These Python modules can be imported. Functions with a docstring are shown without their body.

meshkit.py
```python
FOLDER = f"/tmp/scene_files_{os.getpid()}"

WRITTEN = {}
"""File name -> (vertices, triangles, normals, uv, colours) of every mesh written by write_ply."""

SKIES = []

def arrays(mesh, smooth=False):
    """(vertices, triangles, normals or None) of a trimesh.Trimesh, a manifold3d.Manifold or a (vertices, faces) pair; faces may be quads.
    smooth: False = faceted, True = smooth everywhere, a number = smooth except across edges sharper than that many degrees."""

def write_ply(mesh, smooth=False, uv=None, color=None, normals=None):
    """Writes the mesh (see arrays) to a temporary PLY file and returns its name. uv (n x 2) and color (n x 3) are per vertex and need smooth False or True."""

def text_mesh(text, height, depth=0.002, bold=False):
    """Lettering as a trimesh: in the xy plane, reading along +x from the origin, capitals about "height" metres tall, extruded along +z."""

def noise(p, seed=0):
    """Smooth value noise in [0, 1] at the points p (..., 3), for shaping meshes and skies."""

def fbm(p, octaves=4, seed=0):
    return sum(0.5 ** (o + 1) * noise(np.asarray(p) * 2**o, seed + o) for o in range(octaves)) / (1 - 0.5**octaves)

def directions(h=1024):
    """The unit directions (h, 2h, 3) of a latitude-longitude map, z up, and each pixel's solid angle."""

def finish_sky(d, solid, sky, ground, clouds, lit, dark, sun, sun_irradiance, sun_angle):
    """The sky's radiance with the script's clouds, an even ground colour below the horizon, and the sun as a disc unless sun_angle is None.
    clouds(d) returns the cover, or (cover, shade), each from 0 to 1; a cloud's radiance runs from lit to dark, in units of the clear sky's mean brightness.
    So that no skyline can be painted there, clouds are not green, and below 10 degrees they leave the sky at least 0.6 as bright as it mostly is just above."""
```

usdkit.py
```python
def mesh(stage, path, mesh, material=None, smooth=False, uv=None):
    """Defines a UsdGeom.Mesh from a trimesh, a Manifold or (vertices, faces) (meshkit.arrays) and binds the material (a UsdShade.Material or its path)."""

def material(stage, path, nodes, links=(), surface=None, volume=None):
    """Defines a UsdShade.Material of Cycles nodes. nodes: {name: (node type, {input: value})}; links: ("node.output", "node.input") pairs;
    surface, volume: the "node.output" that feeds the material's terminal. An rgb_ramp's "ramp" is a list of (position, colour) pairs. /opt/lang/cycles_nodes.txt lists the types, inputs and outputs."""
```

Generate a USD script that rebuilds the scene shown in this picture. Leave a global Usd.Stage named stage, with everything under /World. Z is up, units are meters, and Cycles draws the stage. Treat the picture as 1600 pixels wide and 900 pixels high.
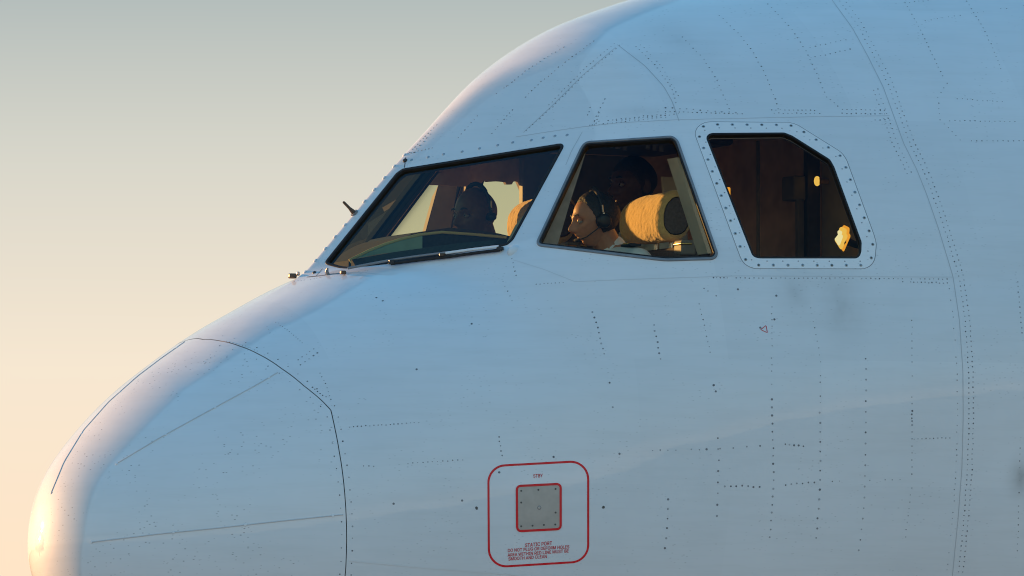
import math, random
import numpy as np, trimesh, manifold3d as m3
from scipy.interpolate import PchipInterpolator as PC
from shapely.geometry import Polygon, LineString, Point
from shapely import contains_xy, points as shp_points
from pxr import Usd, UsdGeom, UsdLux, UsdShade, Gf, Sdf
import usdkit, meshkit

rng = np.random.default_rng(7)
stage = Usd.Stage.CreateInMemory()
UsdGeom.SetStageUpAxis(stage, 'Z'); UsdGeom.SetStageMetersPerUnit(stage, 1.0)
UsdGeom.Xform.Define(stage, '/World'); UsdGeom.Scope.Define(stage, '/World/Looks')

# ------------------------------------------------------------------ camera
AZ = math.radians(27.0); S = 375.0; DIST = 36.0            # degrees ahead of abeam, photo pixels per metre, metres
NOSE = np.array([0, 0, 2.95])
ALONG = np.array([math.cos(AZ), -math.sin(AZ), 0.0])
AIM = NOSE + ALONG * (738 / S) + np.array([0, 0, 400 / S])
CAM = AIM + DIST * np.array([-math.sin(AZ), -math.cos(AZ), 0]); CAM[2] = 1.7
FW = AIM - CAM; RANGE = np.linalg.norm(FW); FW = FW / RANGE
RT = np.cross(FW, [0, 0, 1]); RT /= np.linalg.norm(RT); UP = np.cross(RT, FW)
F = S * RANGE
cam = UsdGeom.Camera.Define(stage, '/World/camera')
cam.CreateHorizontalApertureAttr(36.0); cam.CreateVerticalApertureAttr(20.25)
cam.CreateFocalLengthAttr(36.0 * F / 1600.0)
cam.CreateClippingRangeAttr(Gf.Vec2f(0.5, 20000))
EXPOSURE = 0.85
cam.CreateExposureAttr(EXPOSURE)
M = np.eye(4); M[0, :3], M[1, :3], M[2, :3], M[3, :3] = RT, UP, -FW, CAM
cam.AddTransformOp().Set(Gf.Matrix4d(*M.ravel().tolist()))

# ------------------------------------------------------------------ sky and sun
SUN_BACK, SUN_EL = math.radians(34.5), math.radians(7.0)
LEFT = -ALONG; AWAY = np.array([math.sin(AZ), math.cos(AZ), 0])
SUN = math.cos(SUN_EL) * (math.cos(SUN_BACK) * LEFT + math.sin(SUN_BACK) * AWAY) + np.array([0, 0, math.sin(SUN_EL)])
sun = UsdLux.DistantLight.Define(stage, '/World/sun')
sun.CreateIntensityAttr(1.2); sun.CreateAngleAttr(0.53); sun.CreateNormalizeAttr(True)
sun.CreateColorAttr(Gf.Vec3f(1.0, 0.54, 0.23))
z = SUN; x = np.cross([0, 0, 1], z); x /= np.linalg.norm(x); y = np.cross(z, x)
M = np.eye(4); M[0, :3], M[1, :3], M[2, :3] = x, y, z
sun.AddTransformOp().Set(Gf.Matrix4d(*M.ravel().tolist()))
sky = UsdLux.DomeLight.Define(stage, '/World/sky')
sky.CreateIntensityAttr(1.0)
SKY_STRENGTH = 0.12; SKY_GAIN = SKY_STRENGTH * 2 ** EXPOSURE
HAZE = [(0.0, (1.0, .73, .49)), (.031, (1.05, .80, .585)), (.055, (.96, .82, .645)), (.080, (.68, .67, .585)), (.098, (.43, .49, .48)), (.17, (.52, .66, .68)), (.30, (.42, .69, .81)), (.55, (.12, .42, .69)), (1.0, (.012, .17, .47))]
SKY_NODES = {
    'sky': ('sky_texture', {'sky_type': 'single_scattering', 'sun_disc': False, 'sun_elevation': SUN_EL,
                            'sun_rotation': math.atan2(SUN[0], SUN[1]), 'air_density': 1.0, 'aerosol_density': 0.6, 'ozone_density': 2.0}),
    # evening haze: warm near the horizon, clear blue overhead, the same all the way round
    'dir': ('geometry', {}), 'xyz': ('separate_xyz', {}),
    'haze': ('rgb_ramp', {'ramp': [(k, tuple(c / SKY_GAIN for c in col)) for k, col in HAZE]}),
    'soft': ('mix_color', {'blend_type': 'darken', 'fac': 1.0, 'b': (3.0, 3.0, 3.0), 'use_clamp': False}),
    'mix': ('mix_color', {'blend_type': 'mix', 'fac': 0.9, 'use_clamp': False}),
    'bg': ('background_shader', {'strength': SKY_STRENGTH}),
}
m = usdkit.material(stage, '/World/Looks/sky', SKY_NODES, [('dir.position', 'xyz.vector'), ('xyz.z', 'haze.fac'), ('sky.color', 'soft.a'), ('soft.result', 'mix.a'), ('haze.color', 'mix.b'), ('mix.result', 'bg.color')], surface='bg.background')
UsdShade.MaterialBindingAPI.Apply(sky.GetPrim()).Bind(m)
sky.GetPrim().SetCustomDataByKey('kind', 'structure')

# ------------------------------------------------------------------ helpers
used = {}
def numbered(parent, name):
    k = (parent, name); n = used.get(k, 0); used[k] = n + 1
    return f'{parent}/{name}' if n == 0 else f'{parent}/{name}_{n:03d}'
def tag(p, label=None, cat=None, group=None, kind=None):
    for k, v in (('label', label), ('category', cat), ('group', group), ('kind', kind)):
        if v: p.SetCustomDataByKey(k, v)
    return p
def thing(name, label, cat, group=None, loc=(0, 0, 0)):
    x = UsdGeom.Xform.Define(stage, numbered('/World', name))
    if any(loc): x.AddTranslateOp().Set(Gf.Vec3d(*map(float, loc)))
    return tag(x.GetPrim(), label, cat, group)
def obj(name, mesh, mat, parent=None, smooth=False, normals=None, label=None, kind=None):
    path = numbered(str(parent.GetPath()) if parent else '/World', name)
    m = usdkit.mesh(stage, path, mesh, MAT[mat], smooth)
    if normals is not None:
        m.CreateNormalsAttr([Gf.Vec3f(*map(float, n)) for n in normals]); m.SetNormalsInterpolation('vertex')
    return tag(m.GetPrim(), label, None, None, kind)
MAT = {}
def mat(name, nodes, links=(), surface='p.BSDF'):
    MAT[name] = usdkit.material(stage, '/World/Looks/' + name, nodes, links, surface=surface)
def plain(name, col, rough=0.5, metallic=0.0, spec=0.5, noise=None, bump=None, **kw):
    """A principled material whose colour drifts a little with noise (scale, amount), with optional fine bump (scale, distance)."""
    nodes = {'p': ('principled_bsdf', {'base_color': col, 'roughness': rough, 'metallic': metallic, 'specular_ior_level': spec, **kw}), 'g': ('geometry', {})}
    links = []
    if noise:
        c = np.array(col)
        nodes['n'] = ('noise_texture', {'scale': noise[0], 'detail': 5.0, 'roughness': 0.6})
        nodes['r'] = ('rgb_ramp', {'ramp': [(0.3, tuple(c * (1 - noise[1]))), (0.7, tuple(np.minimum(1, c * (1 + noise[1]))))]})
        links += [('g.position', 'n.vector'), ('n.fac', 'r.fac'), ('r.color', 'p.base_color')]
    if bump:
        nodes['bn'] = ('noise_texture', {'scale': bump[0], 'detail': 3.0}); nodes['b'] = ('bump', {'distance': bump[1], 'strength': 1.0})
        links += [('g.position', 'bn.vector'), ('bn.fac', 'b.height'), ('b.normal', 'p.normal')]
    mat(name, nodes, links)

def project(p):
    d = np.asarray(p) - CAM; zz = d @ FW
    return np.stack([800 + F * (d @ RT) / zz, 450 - F * (d @ UP) / zz], -1)
def ray(px):
    px = np.atleast_2d(np.asarray(px, float))
    d = FW + ((px[:, 0:1] - 800) / F) * RT - ((px[:, 1:2] - 450) / F) * UP
    return d / np.linalg.norm(d, axis=1, keepdims=True)
def at_y(px, yy):
    """Points where the lines of sight measured in the photograph meet the lengthwise vertical plane y = yy."""
    d = ray(px); t = (yy - CAM[1]) / d[:, 1]
    return CAM + d * t[:, None]

# ------------------------------------------------------------------ the nose of the aircraft as a solid f(p) < 0
def table(k, v, pw=0.5):
    s = PC(np.array(k) ** pw, np.array(v, float)); u = np.linspace(0, 3.1, 120000); lim = max(k) ** pw
    t = s(np.minimum(u, lim)); return lambda L: np.interp(np.sqrt(np.maximum(L, 0)), u, t)
def table1(k, v):
    s = PC(np.array(k, float), np.array(v, float)); u = np.linspace(0, 9.6, 120000); t = s(np.minimum(u, max(k)))
    return lambda L: np.interp(L, u, t)
half_width = table([0, .1, .25, .5, 1, 1.5, 2, 3, 4, 5, 6, 9.6], [0, .325, .505, .705, .96, 1.145, 1.325, 1.60, 1.78, 1.89, 1.95, 1.975])
mid_height = table1([0, .5, 1, 2, 3, 4, 5, 6, 9.6], [0, 0.03, 0.1, 0.29, 0.52, 0.66, 0.72, 0.74, 0.74])
nose_top = table([0, .05, .2, .5, .9, 1.4, 2.0, 3, 4, 6, 9.6], [0.0, 0.258, 0.459, 0.705, 0.902, 1.029, 1.03, 1.04, 1.18, 1.59, 1.69])
cabin_top = table([0, 0.2, 0.5, 0.9, 1.3, 1.7, 2.1, 2.5, 3.0, 3.6, 4.5, 6, 9.6], [0.0, 0.438, 0.67, 0.847, 1.227, 1.476, 1.748, 1.886, 1.935, 1.955, 1.997, 2.03, 2.03])
belly = table([0, .1, .25, .5, 1, 1.5, 2, 3, 4, 5, 6, 9.6], [0.0, 0.281, 0.423, 0.59, 0.86, 1.11, 1.33, 1.71, 1.92, 2.02, 2.09, 2.11])
SWEEP = math.radians(34.0)
POST = at_y([(469, 433), (636, 232)], 0.0)
post_dir = POST[1] - POST[0]; post_dir /= np.linalg.norm(post_dir)
h = np.array([math.tan(SWEEP), -1, 0]); WS_N = np.cross(post_dir, h); WS_N /= np.linalg.norm(WS_N); WS_N *= -np.sign(WS_N[0])
def smax(a, b, k):
    k = k * 0.3; m = np.maximum(a, b); return m + k * np.log1p(np.exp(-np.minimum(np.abs(a - b) / k, 60.0)))
def smin(a, b, k): return -smax(-a, -b, k)
def lobe(y, dz, w, top, n):
    w = np.maximum(w, 1e-4); top = np.maximum(top, 1e-4)
    r = ((np.abs(y) / w) ** n + (np.abs(dz) / top) ** n) ** (1 / n)
    return (r - 1) * w
SOFT = lambda q: np.interp(q, SOFT_Z, SOFT_K); SOFT_Z = np.linspace(.1, 1.6, 3000); SOFT_K = PC([.1, .3, .75, 1.0, 1.2, 1.3, 1.6], [.004, .012, .10, .10, .04, .02, .02])(SOFT_Z)
FOLD = lambda q: np.interp(q, SOFT_Z, FOLD_K); FOLD_K = PC([.1, .6, 1.0, 1.18, 1.35, 1.6], [.34, .32, .20, .10, .035, .035])(SOFT_Z)
def f(p):
    L, y, zz = p[..., 0] - 0.001, p[..., 1], p[..., 2] - NOSE[2]
    w = half_width(L); dz = zz - mid_height(L); up = dz > 0
    hb = belly(L)
    a = lobe(y, dz, w, np.where(up, nose_top(L), hb), np.where(up, 2.0 + .22 * np.clip((L - .4) / 1.1, 0, 1) ** 1.5, 2.0))
    b = lobe(y, dz, w, np.where(up, cabin_top(L), hb), np.where(up, 1.88, 2.0))
    q = p - POST[0]
    d1 = q @ WS_N; d2 = d1 - 2 * q[..., 1] * WS_N[1]
    ws = smax(d1, d2, 0.012)
    soft = SOFT(zz); fold = FOLD(zz)             # the cowl line dies away down the side
    return np.where(L < 0, np.maximum(-L, 1e-3), smin(a, smax(b, ws, fold), soft))
def grad(p, e=2e-3):
    g = np.stack([f(p + e * np.eye(3)[k]) - f(p - e * np.eye(3)[k]) for k in range(3)], -1)
    return g / np.maximum(np.linalg.norm(g, axis=-1, keepdims=True), 1e-9)
def solve(o, d, lo, hi, n=34):
    """First sign change of f between lo and hi along o + t d, which starts on the side given by f(o + lo d)."""
    lo = np.full(len(o), lo, float) if np.isscalar(lo) else lo.copy(); hi = np.full(len(o), hi, float) if np.isscalar(hi) else hi.copy()
    s0 = np.sign(f(o + d * lo[:, None]))
    for _ in range(n):
        mid = (lo + hi) / 2; same = np.sign(f(o + d * mid[:, None])) == s0
        lo = np.where(same, mid, lo); hi = np.where(same, hi, mid)
    return o + d * ((lo + hi) / 2)[:, None]
def on_skin(px, lift=0.0):
    """Points of the skin that the photograph's pixels look at, and the outward normals there."""
    d = ray(px); base = np.full(len(d), RANGE - 4.0); hit = np.full(len(d), np.nan)
    step = 0.04
    t = base.copy()
    for k in range(140):
        inside = f(CAM + d * (base + k * step)[:, None]) < 0
        new = inside & np.isnan(hit); hit[new] = base[new] + k * step
    hit = np.where(np.isnan(hit), RANGE, hit)
    p = solve(np.broadcast_to(CAM, d.shape), d, hit - step, hit)
    n = grad(p); return p + n * lift, n

# ------------------------------------------------------------------ materials
def paint(name, base, chips, panels):
    nodes = {
        'g': ('geometry', {}), 'p': ('principled_bsdf', {'roughness': 0.5, 'specular_ior_level': 0.12, 'coat_weight': 0.9, 'coat_roughness': 0.035, 'coat_ior': 1.45}),
        'n': ('noise_texture', {'scale': 1.3, 'detail': 6.0, 'roughness': 0.62}),
        'r': ('rgb_ramp', {'ramp': [(0.3, tuple(np.array(base) * 0.93)), (0.7, base)]}),
        'sm': ('mapping', {'scale': (2.2, 2.2, 26.0)}), 'sn': ('noise_texture', {'scale': 1.0, 'detail': 5.0, 'roughness': 0.7}),
        'sr': ('rgb_ramp', {'ramp': [(0.45, (1, 1, 1)), (0.8, (0.94, 0.94, 0.93))]}),
        'mul': ('mix_color', {'blend_type': 'multiply', 'fac': 1.0}),
        # skin panels weather a little differently
        'pm': ('mapping', {'rotation': (math.pi / 2, 0, 0), 'location': (.11, .07, 0)}), 'pb': ('brick_texture', {'color1': (1, 1, 1), 'color2': (.90, .905, .91), 'mortar': (.93, .93, .93), 'scale': 1.0, 'mortar_size': 0.0, 'brick_width': .74, 'row_height': .52, 'bias': -.2}),
        'pmul': ('mix_color', {'blend_type': 'multiply', 'fac': panels}),
        # small chips and insect marks, longer along the airflow
        'cm': ('mapping', {'scale': (34.0, 34.0, 78.0)}), 'cv': ('voronoi_texture', {'scale': 1.0, 'randomness': 1.0}),
        'cr': ('map_range', {'from_min': 0.07, 'from_max': 0.20, 'to_min': 1.0, 'to_max': 0.0, 'clamp': True}),
        'cn': ('noise_texture', {'scale': 5.0, 'detail': 3.0}), 'cnr': ('map_range', {'from_min': 0.46, 'from_max': 0.62, 'to_min': 0.0, 'to_max': chips, 'clamp': True}),
        'cf': ('math', {'math_type': 'multiply'}), 'chip': ('mix_color', {'blend_type': 'mix', 'b': (0.16, 0.16, 0.16)}),
        'bn': ('noise_texture', {'scale': 3.4, 'detail': 1.5}), 'b1': ('bump', {'distance': 0.008, 'strength': 0.5}),
        'fn': ('noise_texture', {'scale': 140.0, 'detail': 2.0}), 'b2': ('bump', {'distance': 0.0003, 'strength': 0.5}),
        'rr': ('map_range', {'from_min': 0.3, 'from_max': 0.7, 'to_min': 0.42, 'to_max': 0.58}),
    }
    links = [('g.position', 'n.vector'), ('n.fac', 'r.fac'), ('g.position', 'sm.vector'), ('sm.vector', 'sn.vector'), ('sn.fac', 'sr.fac'), ('r.color', 'mul.a'), ('sr.color', 'mul.b'),
             ('g.position', 'cm.vector'), ('cm.vector', 'cv.vector'), ('cv.distance', 'cr.value'), ('g.position', 'cn.vector'), ('cn.fac', 'cnr.value'), ('cr.result', 'cf.value1'), ('cnr.result', 'cf.value2'),
             ('cf.value', 'chip.fac'), ('g.position', 'pm.vector'), ('pm.vector', 'pb.vector'), ('mul.result', 'pmul.a'), ('pb.color', 'pmul.b'), ('pmul.result', 'chip.a'), ('g.position', 'bn.vector'), ('bn.fac', 'b1.height'), ('g.position', 'fn.vector'),
             ('fn.fac', 'b2.height'), ('b1.normal', 'b2.normal'), ('b2.normal', 'p.normal'), ('b1.normal', 'p.coat_normal'), ('n.fac', 'rr.value'), ('rr.result', 'p.roughness')]
    if name == 'white_paint':     # soot below the rear side window and a grey smear further aft
        nodes.update({'s0': ('mapping', {'scale': (1.0, 1.0, 1.0)}), 'smn': ('noise_texture', {'scale': 9.0, 'detail': 4.0, 'roughness': 0.65})})
        out = 'chip.result'
        for k, (c, rad, amt) in enumerate(SOOT):
            nodes.update({f'd{k}': ('mapping', {'location': tuple(-np.array(c) / np.array(rad)), 'scale': tuple(1 / np.array(rad))}),
                          f'e{k}': ('gradient_texture', {'gradient_type': 'quadratic_sphere'}), f'f{k}': ('math', {'math_type': 'multiply'}), f'h{k}': ('math', {'math_type': 'multiply', 'value2': amt}),
                          f'j{k}': ('mix_color', {'blend_type': 'mix', 'b': (0.22, 0.21, 0.19)})})
            links += [('g.position', f'd{k}.vector'), (f'd{k}.vector', f'e{k}.vector'), (f'e{k}.fac', f'f{k}.value1'), ('smn.fac', f'f{k}.value2'), (f'f{k}.value', f'h{k}.value1'),
                      (f'h{k}.value', f'j{k}.fac'), (out, f'j{k}.a')]
            out = f'j{k}.result'
        links += [('g.position', 'smn.vector'), (out, 'p.base_color')]
    else:
        links += [('chip.result', 'p.base_color')]
    mat(name, nodes, links)
SOOT = [(on_skin([(1240, 455)])[0][0], (0.15, 0.5, 0.26), .5), (on_skin([(1312, 480)])[0][0], (0.19, 0.5, 0.30), .55), (on_skin([(1596, 745)])[0][0], (0.10, 0.5, 0.14), 1.1), (on_skin([(1062, 62)])[0][0], (0.22, 0.5, 0.22), .32), (on_skin([(1000, 175)])[0][0], (0.20, 0.5, 0.06), .35)]
paint('white_paint', (0.78, 0.79, 0.80), 0.3, .55)
paint('plate_paint', (0.83, 0.83, 0.83), 0.3, 0.0)
paint('radome_paint', (0.78, 0.79, 0.80), 0.75, 0.0)
plain('seam_dark', (0.10, 0.10, 0.11), 0.6)
plain('seam_light', (0.58, 0.59, 0.60), 0.5)
plain('seam_grey', (0.46, 0.47, 0.48), 0.5)
plain('rivet_dark', (0.18, 0.18, 0.19), 0.5, noise=(40, .5))
plain('rivet_grey', (0.36, 0.37, 0.38), 0.45, noise=(40, .3))
plain('screw_metal', (0.42, 0.42, 0.42), 0.35, metallic=0.7)
plain('screw_slot', (0.10, 0.09, 0.08), 0.6)
plain('rubber', (0.018, 0.015, 0.015), 0.5, spec=0.3, noise=(30, .3))
plain('frame_grey', (0.22, 0.215, 0.22), 0.42, metallic=0.3, noise=(20, .15))
plain('bare_metal', (0.42, 0.40, 0.38), 0.36, metallic=0.9, noise=(30, .12))
plain('port_plate', (0.46, 0.41, 0.36), 0.5, metallic=0.35, noise=(25, .08))
plain('red_paint', (0.72, 0.012, 0.018), 0.45, noise=(30, .12))
plain('red_print', (0.58, 0.05, 0.06), 0.5)
plain('black_metal', (0.02, 0.02, 0.022), 0.45)
plain('brown_metal', (0.10, 0.065, 0.045), 0.45, metallic=0.4)
plain('liner', (0.42, 0.33, 0.28), 0.75, noise=(14, .2))
plain('reveal', (0.05, 0.035, 0.032), 0.6)
plain('trim_beige', (0.55, 0.50, 0.40), 0.6, noise=(10, .12))
plain('panel_dark', (0.06, 0.05, 0.05), 0.6, noise=(20, .2))
plain('reflection_teal', (0.26, 0.42, 0.44), 0.5, noise=(12, .15))  # teal of the windshield reflection, put into the colour of a panel
plain('panel_brown', (0.58, 0.42, 0.32), 0.7, noise=(8, .2))
plain('panel_grey', (0.20, 0.18, 0.16), 0.6, noise=(12, .15))
plain('glare_top', (0.03, 0.032, 0.036), 0.85, noise=(60, .3))
plain('edge_sunlight', (0.62, 0.52, 0.28), 0.5)  # yellow of the sunlit glareshield lip, painted in as a colour
plain('brass', (0.70, 0.48, 0.16), 0.3, metallic=1.0)
plain('fleece', (0.70, 0.47, 0.17), 0.95, noise=(60, .12), bump=(120, .003), sheen_weight=0.4)
plain('seat_fabric', (0.11, 0.085, 0.075), 0.9, noise=(80, .3))
plain('floor', (0.22, 0.18, 0.15), 0.8)
plain('skin_light', (0.40, 0.19, 0.115), 0.48, noise=(60, .12), bump=(300, .0006))
plain('skin_dark', (0.12, 0.062, 0.042), 0.45, noise=(60, .15), bump=(300, .0006))
plain('skin_brown', (0.17, 0.095, 0.065), 0.45, noise=(60, .15), bump=(300, .0006))
plain('hair_black', (0.014, 0.012, 0.011), 0.55, noise=(200, .4), bump=(350, .002))
plain('hair_stubble', (0.05, 0.032, 0.026), 0.6, noise=(300, .4))
plain('shirt', (0.70, 0.74, 0.80), 0.8, noise=(30, .06))
plain('trousers', (0.02, 0.022, 0.03), 0.85)
plain('eye', (0.34, 0.32, 0.30), 0.3)
plain('iris', (0.02, 0.012, 0.01), 0.2)
plain('plastic_black', (0.015, 0.015, 0.017), 0.4)
plain('ear_foam', (0.02, 0.02, 0.03), 0.8)
plain('steel', (0.6, 0.6, 0.6), 0.25, metallic=1.0)
FLARE = at_y([(1316, 374)], -.42)[0]  # place of the bright sunlit flare, imitated by glowing shapes
for nm_, col_ in (('sun_patch_pale', (.49, .44, .24)), ('sun_patch_gold', (.49, .30, .055)), ('sun_patch_amber', (.48, .20, .018))):
    mat(nm_, {'e': ('emission', {'color': col_, 'strength': 1.0})}, surface='e.emission')  # glow colours painted in for sunlit patches and glints in the cockpit
def glass(name, tint, gloss, faces):
    mat(name, {'t': ('transparent_bsdf', {'color': tint}), 'g': ('glossy_bsdf', {'color': (gloss, gloss, gloss * 1.05), 'roughness': 0.01}), 'geo': ('geometry', {}),
               'io': ('map_range', {'from_min': 0.0, 'from_max': 1.0, 'to_min': 1.45, 'to_max': 1 / 1.45}), 'fr': ('fresnel', {'IOR': 1.45}), 'one': ('math', {'math_type': 'subtract', 'value1': 1.0}),
               'pw': ('math', {'math_type': 'power', 'value2': faces}), 'inv': ('math', {'math_type': 'subtract', 'value1': 1.0}), 'm': ('mix_closure', {})},
        [('geo.backfacing', 'io.value'), ('io.result', 'fr.IOR'), ('fr.fac', 'one.value2'), ('one.value', 'pw.value1'), ('pw.value', 'inv.value2'), ('inv.value', 'm.fac'), ('t.BSDF', 'm.closure1'), ('g.BSDF', 'm.closure2')], surface='m.closure')
glass('windshield_glass', (0.95, 0.97, 0.70), .20, 6.0); glass('side_glass', (0.95, 0.93, 0.80), .25, 1.5)
mat('ground', {'g': ('geometry', {}), 'n': ('noise_texture', {'scale': 0.02, 'detail': 6.0}), 'r': ('rgb_ramp', {'ramp': [(0.35, (0.17, 0.16, 0.115)), (0.65, (0.27, 0.24, 0.165))]}), 'p': ('principled_bsdf', {'roughness': 0.95})},
    [('g.position', 'n.vector'), ('n.fac', 'r.fac'), ('r.color', 'p.base_color')])
mat('apron', {'g': ('geometry', {}), 'n': ('noise_texture', {'scale': 0.5, 'detail': 8.0}), 'r': ('rgb_ramp', {'ramp': [(0.3, (0.26, 0.26, 0.25)), (0.7, (0.36, 0.35, 0.33))]}), 'p': ('principled_bsdf', {'roughness': 0.9})},
    [('g.position', 'n.vector'), ('n.fac', 'r.fac'), ('r.color', 'p.base_color')])

# ------------------------------------------------------------------ ground
def sheet(r, zz, n=64):
    t = np.linspace(0, 2 * np.pi, n, endpoint=False); v = np.vstack([[0, 0, zz], np.c_[r * np.cos(t), r * np.sin(t), np.full(n, zz)]])
    return v, np.array([[0, i + 1, (i + 1) % n + 1] for i in range(n)])
tag(obj('ground', sheet(6000, -0.02), 'ground'), 'dry grass airfield reaching to the horizon below the aircraft', 'ground', kind='structure')
tag(obj('taxiway', trimesh.creation.box(bounds=[(-400, -14, -0.3), (400, 14, 0.0)]), 'apron'), 'grey concrete taxiway the aircraft stands on', 'taxiway', kind='structure')

def hill_ring():
    """Low wooded rises round the airfield."""
    n = 360; t = np.linspace(0, 2 * np.pi, n, endpoint=False); rows = []
    for r, k in ((1700, 0), (1900, .6), (2200, 1.0), (2700, .8), (3400, 0)):
        h = 8 + 26 * meshkit.fbm(np.c_[np.cos(t) * 5, np.sin(t) * 5, np.full(n, r * .002)], 5, 11); rows.append(np.c_[r * np.cos(t), r * np.sin(t), h * k - .5])
    v = np.vstack(rows); i, j = np.meshgrid(np.arange(len(rows) - 1), np.arange(n), indexing='ij'); j2 = (j + 1) % n
    return v, np.stack([i * n + j, i * n + j2, (i + 1) * n + j2, (i + 1) * n + j], -1).reshape(-1, 4)[:, ::-1]
mat('woodland', {'g': ('geometry', {}), 'n': ('noise_texture', {'scale': 0.05, 'detail': 6.0}), 'r': ('rgb_ramp', {'ramp': [(0.3, (0.035, 0.045, 0.025)), (0.7, (0.08, 0.085, 0.045))]}), 'p': ('principled_bsdf', {'roughness': 1.0})},
    [('g.position', 'n.vector'), ('n.fac', 'r.fac'), ('r.color', 'p.base_color')])
tag(obj('hills', hill_ring(), 'woodland', smooth=True), 'low dark wooded hills round the airfield', 'hills', kind='structure')

# ------------------------------------------------------------------ skin mesh
def skin_grid():
    na = 120; al = np.linspace(0.0, np.pi / 2, na)
    xs = np.concatenate([np.arange(1.012, 4.6, 0.0125), np.linspace(4.65, 9.0, 60)])
    th = np.concatenate([np.linspace(-np.pi / 2, np.pi / 2, 470, endpoint=False), np.linspace(np.pi / 2, 1.5 * np.pi, 300, endpoint=False)])   # first half: port
    ct, st = np.cos(th), np.sin(th)
    o1 = np.array([1.0, 0, NOSE[2] + 0.05])
    d1 = np.stack([-np.cos(al)[:, None] + 0 * ct, -np.sin(al)[:, None] * ct, np.sin(al)[:, None] * st], -1)
    d1[0] = np.stack([-np.cos(1e-3) + 0 * ct, -1e-3 * ct, 1e-3 * st], -1)
    o1 = np.broadcast_to(o1, d1.shape)
    d2 = np.broadcast_to(np.stack([0 * ct, -ct, st], -1), (len(xs), len(th), 3))
    o2 = np.zeros(d2.shape); o2[..., 0] = xs[:, None]; o2[..., 2] = (NOSE[2] + 0.05 + 0.25 * np.clip((xs - 1) / 3, 0, 1))[:, None]
    o, d = np.concatenate([o1, o2]), np.concatenate([d1, d2])
    n, m = o.shape[:2]
    v = solve(o.reshape(-1, 3), d.reshape(-1, 3), 0.0, 3.2, 30)
    i, j = np.meshgrid(np.arange(n - 1), np.arange(m), indexing='ij'); j2 = (j + 1) % m
    q = np.stack([i * m + j, (i + 1) * m + j, (i + 1) * m + j2, i * m + j2], -1).reshape(-1, 4)
    fc = np.vstack([q[:, [0, 1, 2]], q[:, [0, 2, 3]]])
    return v, fc
SV, SF = skin_grid()
c = np.cross(SV[SF[5000, 1]] - SV[SF[5000, 0]], SV[SF[5000, 2]] - SV[SF[5000, 0]])
if c @ grad(SV[SF[5000]].mean(0)[None])[0] < 0: SF = SF[:, ::-1]

def clip(v, fc, s):
    """Cuts a mesh along s = 0; returns (vertices, faces where s < 0, faces where s > 0), new vertices shared by both."""
    neg = s < 0; cnt = neg[fc].sum(1)
    ins, out, mix = fc[cnt == 3], fc[cnt == 0], fc[(cnt > 0) & (cnt < 3)]
    cut, nv, fi, fo = {}, [], [], []
    def edge(a, b):
        k = (min(a, b), max(a, b))
        if k not in cut:
            t = s[k[0]] / (s[k[0]] - s[k[1]]); cut[k] = len(v) + len(nv); nv.append(v[k[0]] + t * (v[k[1]] - v[k[0]]))
        return cut[k]
    for tri in mix:
        one = neg[tri].sum() == 1
        k = int(np.nonzero(neg[tri] == one)[0][0]); a, b, cc = (int(tri[(k + i) % 3]) for i in range(3))
        ab, ac = edge(a, b), edge(a, cc)
        (fi if one else fo).append((a, ab, ac)); (fo if one else fi).extend([(ab, b, cc), (ab, cc, ac)])
    V = np.vstack([v, np.array(nv).reshape(-1, 3)])
    st = lambda base, extra: np.vstack([base, np.array(extra, int).reshape(-1, 3)])
    return V, st(ins, fi), st(out, fo)
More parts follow.
